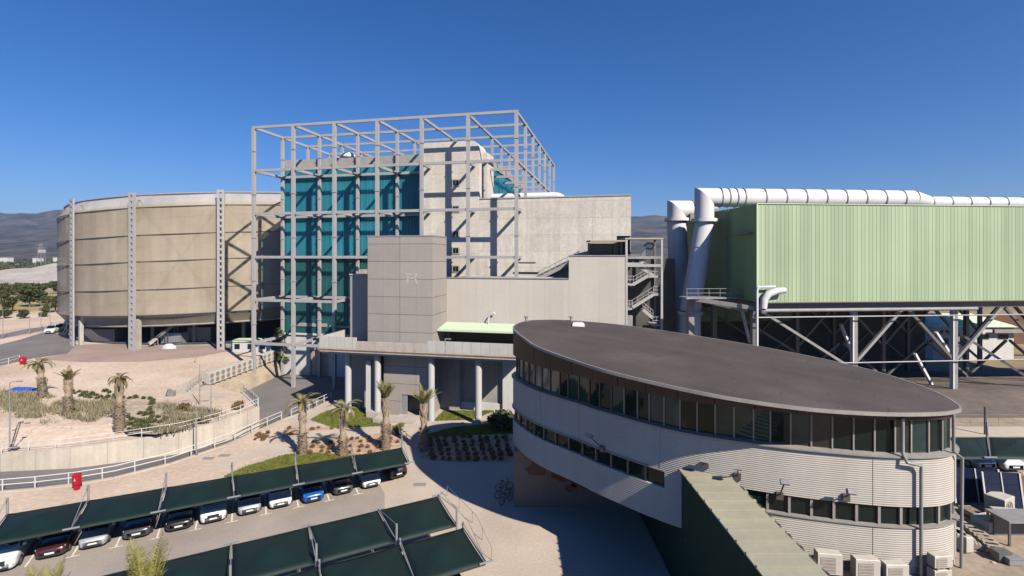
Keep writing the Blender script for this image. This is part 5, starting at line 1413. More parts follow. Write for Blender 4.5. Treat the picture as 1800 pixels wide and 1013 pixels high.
for i, kind, pc, lab in row:
    Lc = dict(hatch=4.0, sedan=4.5, suv=4.4, van=4.9)[kind]
    p = lot(i + .5 + jit.uniform(-.06, .06), Lc / 2 + jit.uniform(-.05, .35) - (0.5 if kind == 'van' else 0))
    make_car(kind, PAINT[pc], lab, (p.x, p.y, 0.008), face + jit.uniform(-.03, .03), 'van' if kind == 'van' else 'car', cg)
p = px(694, 846, 0) + ndir * 2.0 + rdir * .2
make_car('hatch', PAINT['black'], 'dark car with red lights and white plate at the right end of the row', (p.x, p.y, .008), face + math.pi + .12, 'car', cg)
p = px(838, 1004, 0) + V(0, .3, 0); q = Nf[-1].lerp(Ff[-1], .45) - rdir * 1.9
make_car('hatch', PAINT['black'], 'dark car mostly hidden under the right end of the front canopy row', (q.x, q.y, .008), face, 'car')
p = px(1735, 829, ZR); make_car('hatch', PAINT['silver'], 'silver car under the yard canopy behind the dark blue panels', (p.x, p.y + 1.9, ZR), R(-90), 'car', 'cars in the yard')
p = px(1783, 831, ZR); make_car('sedan', PAINT['white'], 'white car under the yard canopy at the right edge', (p.x, p.y + 2.1, ZR), R(-90), 'car', 'cars in the yard')
p = px(95, 585, ZP); make_car('van', PAINT['white'], 'small white van driving on the road left of the drum', (p.x, p.y, ZP + .01), R(-72), 'van')

# ------------------------------------------------------------------ fan coolers on the terrace edge
def unit(kind):
    """outdoor air-conditioning unit, front towards local -y, base on z = 0"""
    root = thing('fan_unit', kind['label'], kind.get('cat', 'air conditioner'), (0, 0, 0), kind.get('group'))
    w, d, h = kind['size']; m = kind['mat']
    mb = MB(); b = .03
    mb.loft([[V(x * (w / 2 - i), y * (d / 2 - i), z) for x, y in ((-1, -1), (1, -1), (1, 1), (-1, 1))] for i, z in ((b, .10), (0, .10 + b), (0, h - b), (b, h))])
    mb.build('casing', m, root, local=True)
    for sx in (-1, 1): MB().box(sx * w * .35 - .04, sx * w * .35 + .04, -d / 2, d / 2, 0, .10).build('foot', M['darksteel'], root, local=True)
    n = kind.get('fans', 1)
    if kind.get('square'):
        f_ = MB().box(-w * .40, w * .22, -d / 2 - .012, -d / 2, h * .16, h * .84).build('fan_grille', M['grille'], root, local=True)
        for i in range(5): MB().box(-w * .40, w * .22, -d / 2 - .022, -d / 2 - .012, h * .2 + i * h * .14, h * .2 + i * h * .14 + .02).build('grille_bar', m, f_, local=True)
    else:
        for i in range(n):
            cz = h * (.5 if n == 1 else (.3 + .42 * i)) + .03; r_ = min(w * .36, h * (.36 if n == 1 else .19))
            mb = MB(); mb.loft([[V(q * math.cos(a) - w * .08, y, cz + q * math.sin(a)) for a in [2 * math.pi * k / 20 for k in range(20)]] for q, y in ((r_, -d / 2), (r_, -d / 2 - .03), (r_ * .9, -d / 2 - .03), (r_ * .88, -d / 2 - .01))])
            f_ = mb.build('fan_grille', M['grille'], root, local=True)
            mb = MB()
            for q in range(6): mb.bar(V(-w * .08, -d / 2 - .025, cz), V(-w * .08 + r_ * .9 * math.cos(q * 1.05), -d / 2 - .025, cz + r_ * .9 * math.sin(q * 1.05)), .02)
            mb.build('fan_blade', M['darksteel'], f_, local=True)
    return root
def on_w(u, off, z):
    t = W_.find_u(u, 14, T_END); p = W_.off(t, off, z); n = W_.nrm(t); return p, math.atan2(n.y, n.x) + math.pi / 2
ga = 'air conditioning units along the oval wall'
spec = [(1447, 1.9, (1.2, .5, 1.2), 'cream air conditioning unit nearest the walkway roof, against the oval wall'), (1509, 1.85, (1.2, .5, 1.15), 'second cream air conditioning unit from the walkway, against the oval wall'), (1556, 1.75, (1.15, .5, 1.05), 'third cream air conditioning unit from the walkway, left of the dark downpipe')]
base = None
for i, (u, off, sz, lab) in enumerate(spec):
    p, rz_ = on_w(u, .75, 4.26)
    o = unit(dict(label=lab, size=sz, mat=M['acwhite'], square=True, group=ga)); o.location = p; o.rotation_euler = (0, 0, rz_ + R(8))
p, rz_ = on_w(1632, .6, 4.26)
o = unit(dict(label='lower of two stacked cream units right of the downpipe on the oval wall', size=(.95, .45, .72), mat=M['acwhite'], square=True, group=ga)); o.location = p; o.rotation_euler = (0, 0, rz_)
o = unit(dict(label='upper of two stacked cream units right of the downpipe on the oval wall', size=(.95, .45, .72), mat=M['acwhite'], square=True, group=ga)); o.location = p + V(0, 0, .72); o.rotation_euler = (0, 0, rz_)
p, rz_ = on_w(1664, .7, 4.26)
o = unit(dict(label='cream unit turned sideways near the right tip of the oval wall', size=(1.0, .45, .95), mat=M['acwhite'], group=ga)); o.location = p; o.rotation_euler = (0, 0, rz_ + R(20))
p = V(25.7, 28.4, 4.26)
o = unit(dict(label='rearmost cream unit behind the right tip of the oval wall', size=(1.0, .45, .95), mat=M['acwhite'], group=ga)); o.location = p; o.rotation_euler = (0, 0, R(60))
# row of coolers
gc = 'fan coolers in a row on the terrace edge'
A_, B_ = V(-43.6, 71.2, ZP), V(-41.6, 88.5, ZP)
gl_ = [(-43.1 + .35, 70.9), (-42.25, 76), (-41.85, 82), (-41.5, 88)]
def edge_pt(t):
    q = t * 3; i = min(2, int(q)); a = V(*gl_[i], ZP); b = V(*gl_[i + 1], ZP); return a.lerp(b, q - i)
proto = None
for i in range(13):
    t = i / 12 * .93; p = edge_pt(t) - V(.55, 0, 0)
    pale = i % 3
    lab = f'grey-white fan cooler on the terrace edge, ' + ('the one nearest the camera' if i == 0 else 'the farthest one, by the glass hall' if i == 12 else ['second', 'third', 'fourth', 'fifth', 'sixth', 'seventh', 'eighth', 'ninth', 'tenth', 'eleventh', 'twelfth'][i - 1] + ' of the row from the near end')
    if proto is None:
        proto = unit(dict(label=lab, cat='cooler', size=(1.02, .95, 1.75), mat=M['acwhite'], fans=2, group=gc)); proto.location = p; proto.rotation_euler = (0, 0, R(75))
    else: dup(proto, p, R(75 + random.uniform(-4, 4)), lab)
mb = MB(); p = edge_pt(0) + V(.4, -1.6, -.6)
mb.box(p.x - 1.2, p.x + 1.1, p.y, p.y + 1.4, ZP - .9, ZP - .75); mb.box(p.x - 1.1, p.x - 1.0, p.y, p.y + 1.4, ZP - 2.6, ZP - .9); mb.box(p.x + .9, p.x + 1.0, p.y, p.y + 1.4, ZP - 2.6, ZP - .9)
for k in range(4): mb.bar(V(p.x - 1.2, p.y + k * .45, ZP - .7), V(p.x - 1.2, p.y + k * .45, ZP + .3), .06)
mb.bar(V(p.x - 1.2, p.y, ZP + .3), V(p.x - 1.2, p.y + 1.35, ZP + .3), .06)
solo(mb, 'service_platform', M['darksteel'], tuple(p), 'dark steel service platform at the near end of the cooler row', 'platform')
# mint-roofed shed behind the coolers
t = thing('service_shed', 'low white shed with pale roof behind the row of fan coolers', 'shed', tuple(at(447, 95, ZP)))
p = at(447, 95, ZP)
MB().box(p.x - 4.5, p.x + 3.2, p.y, p.y + 3, ZP, ZP + 1.9).build('wall', M['whitewall'], t); MB().box(p.x - 4.7, p.x + 3.4, p.y - .2, p.y + 3.2, ZP + 1.91, ZP + 2.1).build('roof', M['mint'], t)
for k in (-3.3, -.8, 1.6): MB().box(p.x + k - .5, p.x + k + .5, p.y - .03, p.y, ZP + .5, ZP + 1.5).build('window', M['darkglass'], t)

# ------------------------------------------------------------------ posts, boxes, lamps
def lamp_post(u, v, z, h, label, arms=1, fat=.055, cat='street lamp', head=True, D=None):
    p = px(u, v, z) if D is None else at(u, D, z)
    t = thing('street_lamp', label, cat, tuple(p), 'lamp posts')
    MB().tube([p, p + V(0, 0, h * .45), p + V(0, 0, h)], [fat * 1.25, fat, fat * .7], 8).build('pole', M['galv'], t, smooth=60)
    MB().tube([p, p + V(0, 0, .06)], fat * 3, 10).build('base_plate', M['galv'], t)
    if head:
        for s in ((1,) if arms == 1 else (-1, 1)):
            a = p + V(0, 0, h); b = a + V(.9 * s, -.1, .12)
            MB().tube([a - V(0, 0, .1), a + V(.3 * s, 0, .08), b], .03, 6).build('arm', M['galv'], t)
            MB().bar(b - V(.1 * s, 0, 0), b + V(.45 * s, 0, .02), .22, .09).build('lamp_head', M['greysteel'], t)
    return t
lamp_post(17, 790, 1.9, 6.6, 'tall thin lamp post on the terrace at the left edge, left of the leaning pole')
lamp_post(345, 800, .1, 5.6, 'tall thin lamp post on the road in front of the retaining wall', 2)
lamp_post(371, 733, 2.55, 4.3, 'thin pole on the terrace between the shrubs and the wall corner', head=False)
lamp_post(351, 712, 2.55, 5.0, 'thin pole on the terrace path left of the fan coolers', head=False)
lamp_post(52, 588, ZP, 6.6, 'far lamp post left of the white van by the road')
lamp_post(72, 577, ZP, 7.0, 'thin far pole directly left of the white van', head=False)
lamp_post(88, 572, ZP, 6.0, 'thin far pole just behind the white van', head=False)
lamp_post(5, 596, ZP, 6.5, 'far lamp post at the left edge of the photo')
p = px(318, 795, .1); t = thing('road_sign', 'short post with small round dark sign before the retaining wall', 'sign', tuple(p))
MB().tube([p, p + V(0, 0, 2.2)], .035, 8).build('post', M['galv'], t)
MB().tube([p + V(0, -.05, 2.3), p + V(0, -.02, 2.3)], .26, 16).build('sign_plate', M['darksteel'], t)
# leaning boom and its shadow maker
p = px(22, 788, 1.95); t = thing('leaning_pole', 'short dark pole leaning to the right on the terrace by the wall', 'pole', tuple(p))
MB().tube([p, p + V(.7, .1, 2.5)], .05, 8).build('pole', M['darksteel'], t); MB().box(p.x - .25, p.x + .55, p.y - .2, p.y + .2, p.z - .02, p.z + .12).build('foot', M['darksteel'], t)
MB().bar(p + V(.55, .1, 2.5), p + V(.95, .1, 2.55), .14).build('head', M['darksteel'], t)
def red_box(u, v, z, w, h, label):
    p = px(u, v, z); t = thing('hydrant_box', label, 'hydrant box', tuple(p), 'red fire hydrant boxes')
    MB().box(p.x - w * .35, p.x + w * .35, p.y - .15, p.y + .15, z, z + h * .35).build('post', M['red'], t)
    mb = MB(); mb.loft([[p + V(x * (w / 2 - i), y * (.22 - i), zz) for x, y in ((-1, -1), (1, -1), (1, 1), (-1, 1))] for i, zz in ((.02, h * .33), (0, h * .36), (0, h * .93), (.05, h))]); mb.build('cabinet', M['red'], t)
    mb = MB(); zc = h * .68; mb.box(p.x - w * .06, p.x + w * .06, p.y - .235, p.y - .222, z + zc - .14, z + zc + .1); mb.box(p.x - w * .18, p.x + w * .18, p.y - .236, p.y - .223, z + zc - .12, z + zc - .06); mb.build('emblem', M['whitewall'], t)
red_box(135, 861, .02, .52, 1.45, 'bright red fire hydrant box on the guard rail of the ramp road')
red_box(40, 641, ZP, .95, 1.25, 'far red fire hydrant box beside the left palm on the terrace')
# blue tarp
p = px(42, 686, ZP); mb = MB()
mb.grid(lambda a, b: V(p.x - 2.2 + 4.4 * a, p.y - .9 + 1.8 * b, ZP - .02 + .55 * math.sin(math.pi * a) ** .5 * math.sin(math.pi * b) ** .5 * (.6 + .6 * noise.noise(V(a * 5, b * 3, 1)))), 18, 10)
solo(mb, 'tarpaulin', M['bluetarp'], tuple(p), 'crumpled bright blue tarpaulin on the terrace left of the palms', 'tarpaulin', smooth=50)
p = px(300, 697, ZP); t = thing('valve_box', 'small grey valve box with dark pipe on the terrace path', 'valve box', tuple(p))
MB().box(p.x - .35, p.x + .5, p.y - .2, p.y + .3, ZP, ZP + .7).build('box', M['greysteel'], t); MB().tube([p + V(-.5, -.2, .1), p + V(-.2, -.2, .95), p + V(.2, -.1, .9)], .07, 8).build('pipe', M['darksteel'], t)
p = px(344, 638, ZP); solo(MB().tube([p, p + V(0, 0, 1.1)], .12, 8), 'bollard', M['timber'], tuple(p), 'lone brown bollard on sand in front of the drum', 'bollard')
for (u, v, lab) in ((366, 806, 'left grey drain grate set in the sandy strip'), (394, 801, 'right grey drain grate set in the sandy strip'), (738, 852, 'grey drain grate in the plaza right of the dark parked car')):
    p = px(u, v, .02); mb = MB(); mb.box(p.x - .55, p.x + .55, p.y - .28, p.y + .28, .021, .05)
    for k in range(5): mb.box(p.x - .45 + k * .2, p.x - .35 + k * .2, p.y - .22, p.y + .22, .05, .065)
    solo(mb, 'drain_grate', M['greysteel'], tuple(p), lab, 'drain', 'drain grates')
# bins/bicycles in the shade by the mural wall
def bicycle(p, rz, label):
    t = thing('bicycle', label, 'bicycle', p, 'bicycles by the mural wall', rz)
    for x in (-.52, .52):
        mb = MB(); n = 20
        mb.loft([[V(x + q * math.cos(2 * math.pi * i / n), y, .34 + q * math.sin(2 * math.pi * i / n)) for i in range(n)] for q, y in ((.34, -.02), (.34, .02), (.30, .02), (.30, -.02), (.34, -.02))], cap=False); w = mb.build('wheel', M['tyre'], t, local=True)
        mb = MB()
        for i in range(6): mb.bar(V(x, 0, .34), V(x + .3 * math.cos(i * 1.047), 0, .34 + .3 * math.sin(i * 1.047)), .012)
        mb.build('spoke', M['rim'], w, local=True)
    mb = MB()
    for a, b in (((-.52, 0, .34), (-.05, 0, .32)), ((-.05, 0, .32), (-.2, 0, .85)), ((-.52, 0, .34), (-.17, 0, .75)), ((-.17, 0, .75), (.38, 0, .80)), ((-.05, 0, .32), (.38, 0, .72)), ((.52, 0, .34), (.36, 0, .95))): mb.bar(V(*a), V(*b), .04)
    mb.build('frame', M['darksteel'], t, local=True)
    MB().box(-.32, -.08, -.07, .07, .86, .92).build('saddle', M['trim'], t, local=True); MB().bar(V(.34, -.28, 1.0), V(.34, .28, 1.0), .035).build('handlebar', M['trim'], t, local=True)
for k, (u, v, lab) in enumerate(((886, 862, 'dark bicycle left of the mural wall, farther one'), (884, 874, 'dark bicycle left of the mural wall, middle one'), (890, 884, 'dark bicycle left of the mural wall, nearest one'))):
    bicycle(tuple(px(u, v, .01)), R(20 + 14 * k), lab)

# ------------------------------------------------------------------ yard clutter on the right
def solar(u, v, w, h, label):
    p = px(u, v, ZR); t = thing('dark_panel', label, 'panel', tuple(p), 'dark blue panels in the yard')
    a = V(p.x - w / 2, p.y, ZR + .25); b = V(p.x + w / 2, p.y - .25, ZR + .25); up_ = V(0, .35, h)
    d = (b - a).normalized(); nn = d.cross(up_).normalized()
    MB().hexa([a, b, b - nn * .06, a - nn * .06], [a + up_, b + up_, b + up_ - nn * .06, a + up_ - nn * .06]).build('sheet', M['solar'], t)
    for q in (a, b): MB().bar(q + nn * .03 - V(0, 0, .25), q + up_ + nn * .03, .09).build('frame_post', M['whitesteel'], t)
    mid = a.lerp(b, .5); MB().bar(mid + nn * .03, mid + up_ + nn * .03, .06).build('frame_post', M['whitesteel'], t)
solar(1718, 889, 2.9, 2.15, 'dark blue upright panel, left and farther one, in the yard beyond the oval tip')
solar(1764, 902, 2.2, 2.3, 'dark blue upright panel, right and nearer one, in the yard')
gy = 'old cooling units standing about in the yard'
for (u, v, sz, rz_, fans, lab) in ((1757, 907, (1.3, 1.0, 1.35), 25, 1, 'cream cube-shaped fan unit in front of the dark blue panels'), (1772, 926, (1.5, .9, 1.0), -10, 1, 'low cream unit lying in front of the cube-shaped one'), (1740, 930, (1.7, 1.0, .75), 15, 1, 'flat ribbed cream unit left of the low one in the yard')):
    p = px(u, v, ZR); o = unit(dict(label=lab, size=sz, mat=M['acwhite'], square=(rz_ != 25), group=gy)); o.location = p; o.rotation_euler = (0, 0, R(rz_))
def timber(u0, v0, u1, v1, lab, z=.3, w=.22):
    a = px(u0, v0, ZR) + V(0, 0, z); b = px(u1, v1, ZR) + V(0, 0, z)
    t = thing('timber_frame', lab, 'timber', (a.x, a.y, ZR), 'timbers lying in the yard')
    o = (b - a).normalized(); s = V(-o.y, o.x, 0) * .35
    for k in (-1, 1): MB().bar(a + s * k, b + s * k, w * .5, w).build('rail', M['timber'], t)
    for i in range(8): p = a.lerp(b, (i + .5) / 8); MB().bar(p - s * 1.1 + V(0, 0, w * .55 + .02), p + s * 1.1 + V(0, 0, w * .55 + .02), .18, .04).build('slat', M['timber'], t)
    for q in (a, b): MB().bar(V(q.x, q.y, ZR - .02), q - V(0, 0, w * .5), .12).build('foot', M['timber'], t)
timber(1698, 928, 1762, 985, 'long grey slatted timber rack lying towards the camera in the yard')
timber(1700, 958, 1748, 969, 'short pale timber rack behind the long one in the yard', .15)
timber(1695, 900, 1722, 915, 'small timber rack close to the oval wall in the yard', .25)
p = px(1808, 962, ZR); t = thing('work_table', 'grey-green work table with clutter under it at the right edge', 'table', tuple(p))
MB().box(p.x - 1.1, p.x + 2.2, p.y, p.y + 1.5, ZR + 1.35, ZR + 1.45).build('table_top', M['greysteel'], t)
for x in (-1.0, 2.1):
    for y in (.1, 1.4): MB().bar(V(p.x + x, p.y + y, ZR), V(p.x + x, p.y + y, ZR + 1.35), .1).build('leg', M['darksteel'], t)
MB().box(p.x - .8, p.x + 2, p.y + 1.2, p.y + 1.45, ZR, ZR + 1.3).build('back_panel', M['darksteel'], t)
for k, (u, v, w, h, m_, lab) in enumerate(((1768, 990, .7, .5, 'darksteel', 'dark metal box under the work table'), (1788, 996, .8, .35, 'greysteel', 'grey metal box in front of the work table'), (1690, 880, .8, .8, 'greysteel', 'grey metal box between the oval wall and the panels'), (1696, 858, 1.2, .7, 'whitesteel', 'pale metal box behind the left panel in the yard'), (1797, 872, .9, 1.2, 'rust', 'rusty box at the right edge beside the panels'))):
    p = px(u, v, ZR); mb = MB(); mb.box(p.x - w / 2, p.x + w / 2, p.y, p.y + w * .7, ZR + .04, ZR + h); mb.box(p.x - w / 2 - .03, p.x + w / 2 + .03, p.y - .03, p.y + w * .7 + .03, ZR + h, ZR + h + .05); mb.box(p.x - w * .4, p.x + w * .4, p.y + .05, p.y + w * .6, ZR, ZR + .04)
    solo(mb, 'metal_box', M[m_], tuple(p), lab, 'box')
# fence along the yard path, far white house
struct(patch('yard_path', [tuple(px(1600, 768, ZR)), tuple(px(1900, 768, ZR)), tuple(px(1900, 750, ZR)), tuple(px(1600, 750, ZR))], ZR + .012, M['path']))
fp = [px(u, 750, ZR) for u in (1560, 1700, 1850, 2000)]
railing('yard_fence', 'long wire fence on the pale kerb below the process hall', fp, 1.15, 2.6, M['greysteel'], .014, rails=(1.0, .5, .15), cat='fence')
p = px(1732, 764, ZR); solo(MB().tube([p, p + V(0, 0, 2.6)], .11, 8), 'steel_post', M['darksteel'], tuple(p), 'single dark steel post behind the yard canopy', 'post')
def far_house():
    D = 100.0; z0 = zat(646, D); t = thing('white_house', 'white two storey house with light green roof seen under the process hall', 'house', tuple(at(1735, D, z0)))
    a = at(1640, D, z0); b = at(1782, D, z0); zt = zat(575, D)
    MB().box(a.x, b.x, D, D + 9, z0 - .3, zt).build('wall', M['whitewall'], t)
    mb = MB(); mb.hexa([(a.x - .3, D - .5, zt + .02), (b.x + .4, D - .5, zt + .02), (b.x + .4, D + 9.4, zt + .3), (a.x - .3, D + 9.4, zt + .3)], [(a.x + 1, D - .4, zt + .5), (b.x - .8, D - .4, zt + .5), (b.x - 4.0, D + 5, zat(556, D)), (a.x + 1, D + 5, zat(556, D))]); mb.build('roof', M['mint'], t)
    for u, v, w, h in ((1730, 592, 2.0, 1.2), (1763, 592, 2.2, 1.2), (1696, 626, 1.2, 1.6), (1660, 600, 1.6, 1.2)):
        q = at(u, D, zat(v, D)); f_ = MB().box(q.x - w / 2, q.x + w / 2, D - .06, D - .003, q.z - h / 2, q.z + h / 2).build('window', M['frame_pale'], t); MB().box(q.x - w / 2 + .12, q.x + w / 2 - .12, D - .08, D - .065, q.z - h / 2 + .12, q.z + h / 2 - .12).build('pane', M['darkglass'], f_)
    q = at(1755, D, z0); MB().box(q.x - .8, q.x + .8, D - .05, D - .003, z0, z0 + 2.4).build('door', M['whitesteel'], t)
    MB().box(b.x - 5, b.x + 14, D - 1.2, D - .7, zat(584, D), zat(578, D)).build('pipe_bridge', M['fascia'], t)
far_house()
p = at(1730, 118, -1); solo(MB().box(p.x - 14, p.x + 60, 118, 119, -1.5, zat(553, 118)), 'screen_wall', M['brownwall'], tuple(p), 'tall brown wall closing the view behind the white house', 'wall')

# ------------------------------------------------------------------ vegetation
def leafcloud(mb, cen, rad, n, size, rnd, shell=.45, flat=1.0):
    for _ in range(n):
        a = rnd.uniform(0, 2 * math.pi); c = rnd.uniform(-1, 1); s = math.sqrt(1 - c * c)
        q = rad * (shell + (1 - shell) * rnd.random() ** .6)
        k = 1 + .35 * noise.noise(V(s * math.cos(a) * 1.8, s * math.sin(a) * 1.8, c * 1.8) + Vector(cen) * .7)
        p = Vector(cen) + V(s * math.cos(a), s * math.sin(a), c * flat) * q * k
        u = V(rnd.gauss(0, 1), rnd.gauss(0, 1), rnd.gauss(0, 1)).normalized(); w = u.cross(V(rnd.gauss(0, 1), rnd.gauss(0, 1), rnd.gauss(0, 1))).normalized()
        z = size * rnd.uniform(.6, 1.3)
        mb.quad(p - u * z, p + w * z * .45, p + u * z, p - w * z * .45)
def make_tree(label, loc, h, r_, seed, group, mat_='leaf'):
    rnd = random.Random(seed)
    t = thing('round_tree', label, 'tree', loc, group)
    mb = MB(); mb.tube([V(0, 0, -.1), V(.1, 0, h * .2), V(.05, .1, h * .5)], [.26, .2, .12], 8)
    for k in range(5):
        a = k * 1.3 + rnd.random(); mb.tube([V(.08, .02, h * .25 + k * .2), V(r_ * .4 * math.cos(a), r_ * .4 * math.sin(a), h * .5), V(r_ * .7 * math.cos(a), r_ * .7 * math.sin(a), h * .68)], [.12, .08, .03], 5)
    mb.build('trunk', M['trunk'], t, local=True)
    mb = MB()
    for k in range(9):
        a = rnd.uniform(0, 6.28); q = r_ * rnd.uniform(.15, .68)
        leafcloud(mb, (q * math.cos(a), q * math.sin(a), h * rnd.uniform(.26, .8)), r_ * rnd.uniform(.30, .5), 300, .30 * r_ / 3, rnd, .3, .75)
    mb.build('crown', M[mat_], t, local=True)
    return t
gt = 'round trees beyond the drum'
TR = [(15, 519, 200, 6.4, 'small dark tree left of the tree cluster, beside the quarry edge'), (22, 548, 165, 6.2, 'broad tree near the left edge in front of the others'), (40, 521, 195, 6.5, 'round tree in the middle of the cluster, back row left'), (52, 540, 172, 9.0, 'largest round tree in front of the cluster left of the drum'),
      (70, 524, 190, 7.5, 'dark round tree at the back right of the cluster'), (95, 517, 200, 6.8, 'single tree close to the drum edge, back row'), (80, 533, 178, 5.2, 'low tree between the cluster and the drum'), (97, 549, 160, 6.0, 'olive tree in front near the drum edge'), (2, 530, 185, 6.0, 'round tree cut by the left edge, back'), 
      (8, 560, 150, 3.4, 'low bush-like tree by the far road at the left edge'), (42, 560, 150, 3.0, 'low dry bush-like tree by the far road, middle'), (80, 557, 152, 3.0, 'low bush-like tree by the far road near the van')]
for i, (u, v, D, hh, lab) in enumerate(TR):
    D = F * (H - ZP) / (v - HV) ; p = at(u, D, ZP)
    make_tree(lab, tuple(p), hh, hh * .58, 20 + i, gt)
# far wood and scrub on the plain: one mass
rnd = random.Random(11); mb = MB()
for _ in range(1500):
    D = 600 + 1500 * rnd.random() ** 1.5; u = rnd.uniform(-260, 420) if rnd.random() < .75 else rnd.uniform(900, 1900)
    if 700 < u < 1000: continue
    p = at(u, D, 0); q = rnd.uniform(3, 8) * (.7 + D / 2200)
    leafcloud(mb, (p.x, p.y, ZP + q * .35), q, 12, q * .55, rnd, .4, .6)
o = mb.build('far_wood', M['leaf']); o['kind'] = 'stuff'
# far sheds
for k, (u, v, w, D, lab) in enumerate(((4, 452, 24, 1050, 'long white far warehouse at the left edge below the hills'), (62, 453, 11, 1000, 'small pale far building left of the pylon'), (97, 452, 9, 1000, 'small pale far building right of the pylon'), (70, 437, 12, 1500, 'tiny pale far farm building on the slope'))):
    p = at(u, D, zat(v + 4, D)); hgt = 4.5
    t = thing('far_shed', lab, 'building', tuple(p), 'far pale buildings')
    MB().box(p.x - w / 2, p.x + w / 2, p.y, p.y + 12, p.z - 6, p.z + hgt * .8).build('wall', M['whitewall'], t); MB().box(p.x - w / 2 - .5, p.x + w / 2 + .5, p.y - .5, p.y + 12.5, p.z + hgt * .8 + .05, p.z + hgt).build('roof', M['fascia'], t)
# pylon
D = 620; p = at(72, D, ZP); t = thing('pylon', 'grey lattice power pylon on the plain left of the drum', 'pylon', tuple(p))
zt_ = zat(428, D); mb = MB(); hb = zt_ - ZP
W0 = lambda z: 4.2 * (1 - .8 * (z - ZP) / hb)
for sx in (-1, 1):
    for sy in (-1, 1): MB().bar(p + V(sx * 4.2, sy * 4.2, 0), p + V(sx * .8, sy * .8, hb), .28).build('leg', M['greysteel'], t)
mb = MB(); n = 8
for i in range(n):
    z0 = hb * i / n; z1 = hb * (i + 1) / n; a = 4.2 * (1 - .8 * i / n); b = 4.2 * (1 - .8 * (i + 1) / n)
    for y in (-1, 1): mb.bar(p + V(-a, y * a, z0), p + V(b, y * b, z1), .14); mb.bar(p + V(a, y * a, z0), p + V(-b, y * b, z1), .14)
mb.build('lattice', M['greysteel'], t)
for z in (.72, .84, .95): MB().bar(p + V(-8, 0, hb * z), p + V(8, 0, hb * z), .3).build('cross_arm', M['greysteel'], t)

# palms
def make_palm(label, loc, h, crown, group, nf=20, spread=.8, fl=2.3, dry=.35, seed=1, mat_='frond', lean=(0, 0)):
    """h: height of the crown base; crown: fronds tilt from upright (0) to drooping (1)"""
    rnd = random.Random(seed); t = thing('palm_tree', label, 'palm', loc, group)
    low = h * dry; r0 = .42
    tx = lambda z: V(lean[0] * (z / h) ** 2, lean[1] * (z / h) ** 2, z)
    def ringtrunk(z0, z1, ra, rb, n):
        pts = [tx(z0 + (z1 - z0) * i / n) for i in range(n + 1)]; rr_ = [(ra + (rb - ra) * i / n) * (1 + (.08 if i % 2 else -.03)) for i in range(n + 1)]
        return pts, rr_
    a, b = ringtrunk(-.1, low, r0 * 1.12, r0 * .98, 14); mb = MB(); mb.tube(a, b, 12)
    for _ in range(90):       # stubs of cut leaves
        z = rnd.uniform(.1, low); g = rnd.uniform(0, 6.28); q = r0 * 1.05; c = tx(z) + V(q * math.cos(g), q * math.sin(g), 0); d = V(math.cos(g), math.sin(g), .9) * .16
        mb.bar(c, c + d, .10, .05)
    mb.build('lower_trunk', M['palmtrunk'], t, smooth=50, local=True)
    a, b = ringtrunk(low, h, r0 * .74, r0 * .78, 10); mb = MB(); mb.tube(a, b, 12)
    for _ in range(60):
        z = rnd.uniform(low + (h - low) * .3, h); g = rnd.uniform(0, 6.28); q = r0 * .78; c = tx(z) + V(q * math.cos(g), q * math.sin(g), -.1); mb.bar(c, c + V(math.cos(g) * .12, math.sin(g) * .12, .4), .13, .05)
    mb.build('upper_trunk', M['palmneck'], t, smooth=50, local=True)
    mb = MB(); top = tx(h)
    for i in range(nf):
        g = i * 2.399 + rnd.uniform(-.25, .25); el = R(88) - spread * (i / nf) ** .8 * R(95) - rnd.uniform(0, .15)
        L = fl * rnd.uniform(.75, 1.12); n = 9; pts = []; p = top + V(math.cos(g), math.sin(g), 0) * .15; e = el
        droop = crown * rnd.uniform(.5, 1.2) * .22
        for j in range(n + 1):
            pts.append(p.copy()); p = p + V(math.cos(g) * math.cos(e), math.sin(g) * math.cos(e), math.sin(e)) * (L / n); e -= droop
        mb.tube(pts, [.045 * (1 - j / (n + 1)) + .008 for j in range(n + 1)], 4, cap=False)
        side = V(-math.sin(g), math.cos(g), 0)
        for j in range(1, n * 3 + 1):
            q = j / 3; k = min(n - 1, int(q)); c = pts[k].lerp(pts[k + 1], q - k); d = (pts[k + 1] - pts[k]).normalized()
            ll = .52 * (fl / 2.3) * math.sin(math.pi * min(1, .12 + .86 * j / (n * 3))) ** .7 * rnd.uniform(.8, 1.15)
            for s in (-1, 1):
                v_ = (side * s * .75 + d * .65 + V(0, 0, -.12 + rnd.uniform(-.2, .2))).normalized(); w_ = d * .038
                mb.quad(c - w_, c + w_, c + v_ * ll * .6 + w_ * .8, c + v_ * ll)
                mb.f.append((len(mb.v) - 4, len(mb.v) - 2, len(mb.v) - 1))
    mb.build('crown', M[mat_], t, local=True)
    return t
gp = 'palms in the planting bed'
def pbase(u, v, z): p = px(u, v, z); return (p.x, p.y, z)
make_palm('palm with wide spiky crown beside the road, leftmost of the planting bed', pbase(532, 798, .01), 5.4, 1.0, gp, 13, .75, 2.1, .42, 1)
make_palm('palm with drooping crown second from the left in the planting bed', pbase(602, 800, .01), 4.8, 1.3, gp, 13, .85, 2.2, .36, 2, lean=(.2, 0))
make_palm('palm with tied upright crown in front of the building entrance', pbase(678, 790, .01), 5.5, .25, gp, 14, .20, 2.0, .52, 3)
make_palm('palm with narrow half-tied crown in shadow right of the entrance', pbase(745, 792, .01), 5.0, .35, gp, 14, .34, 2.1, .45, 4)
gp2 = 'palms on the sandy terrace'
make_palm('palm with ragged crown on the terrace, leftmost, near the red box', pbase(75, 699, ZP), 4.3, 1.2, gp2, 13, .7, 1.9, .60, 5, lean=(-.5, 0))
make_palm('palm with small tied crown on the terrace, middle one', pbase(120, 731, ZP), 4.1, .4, gp2, 12, .3, 1.6, .55, 6)
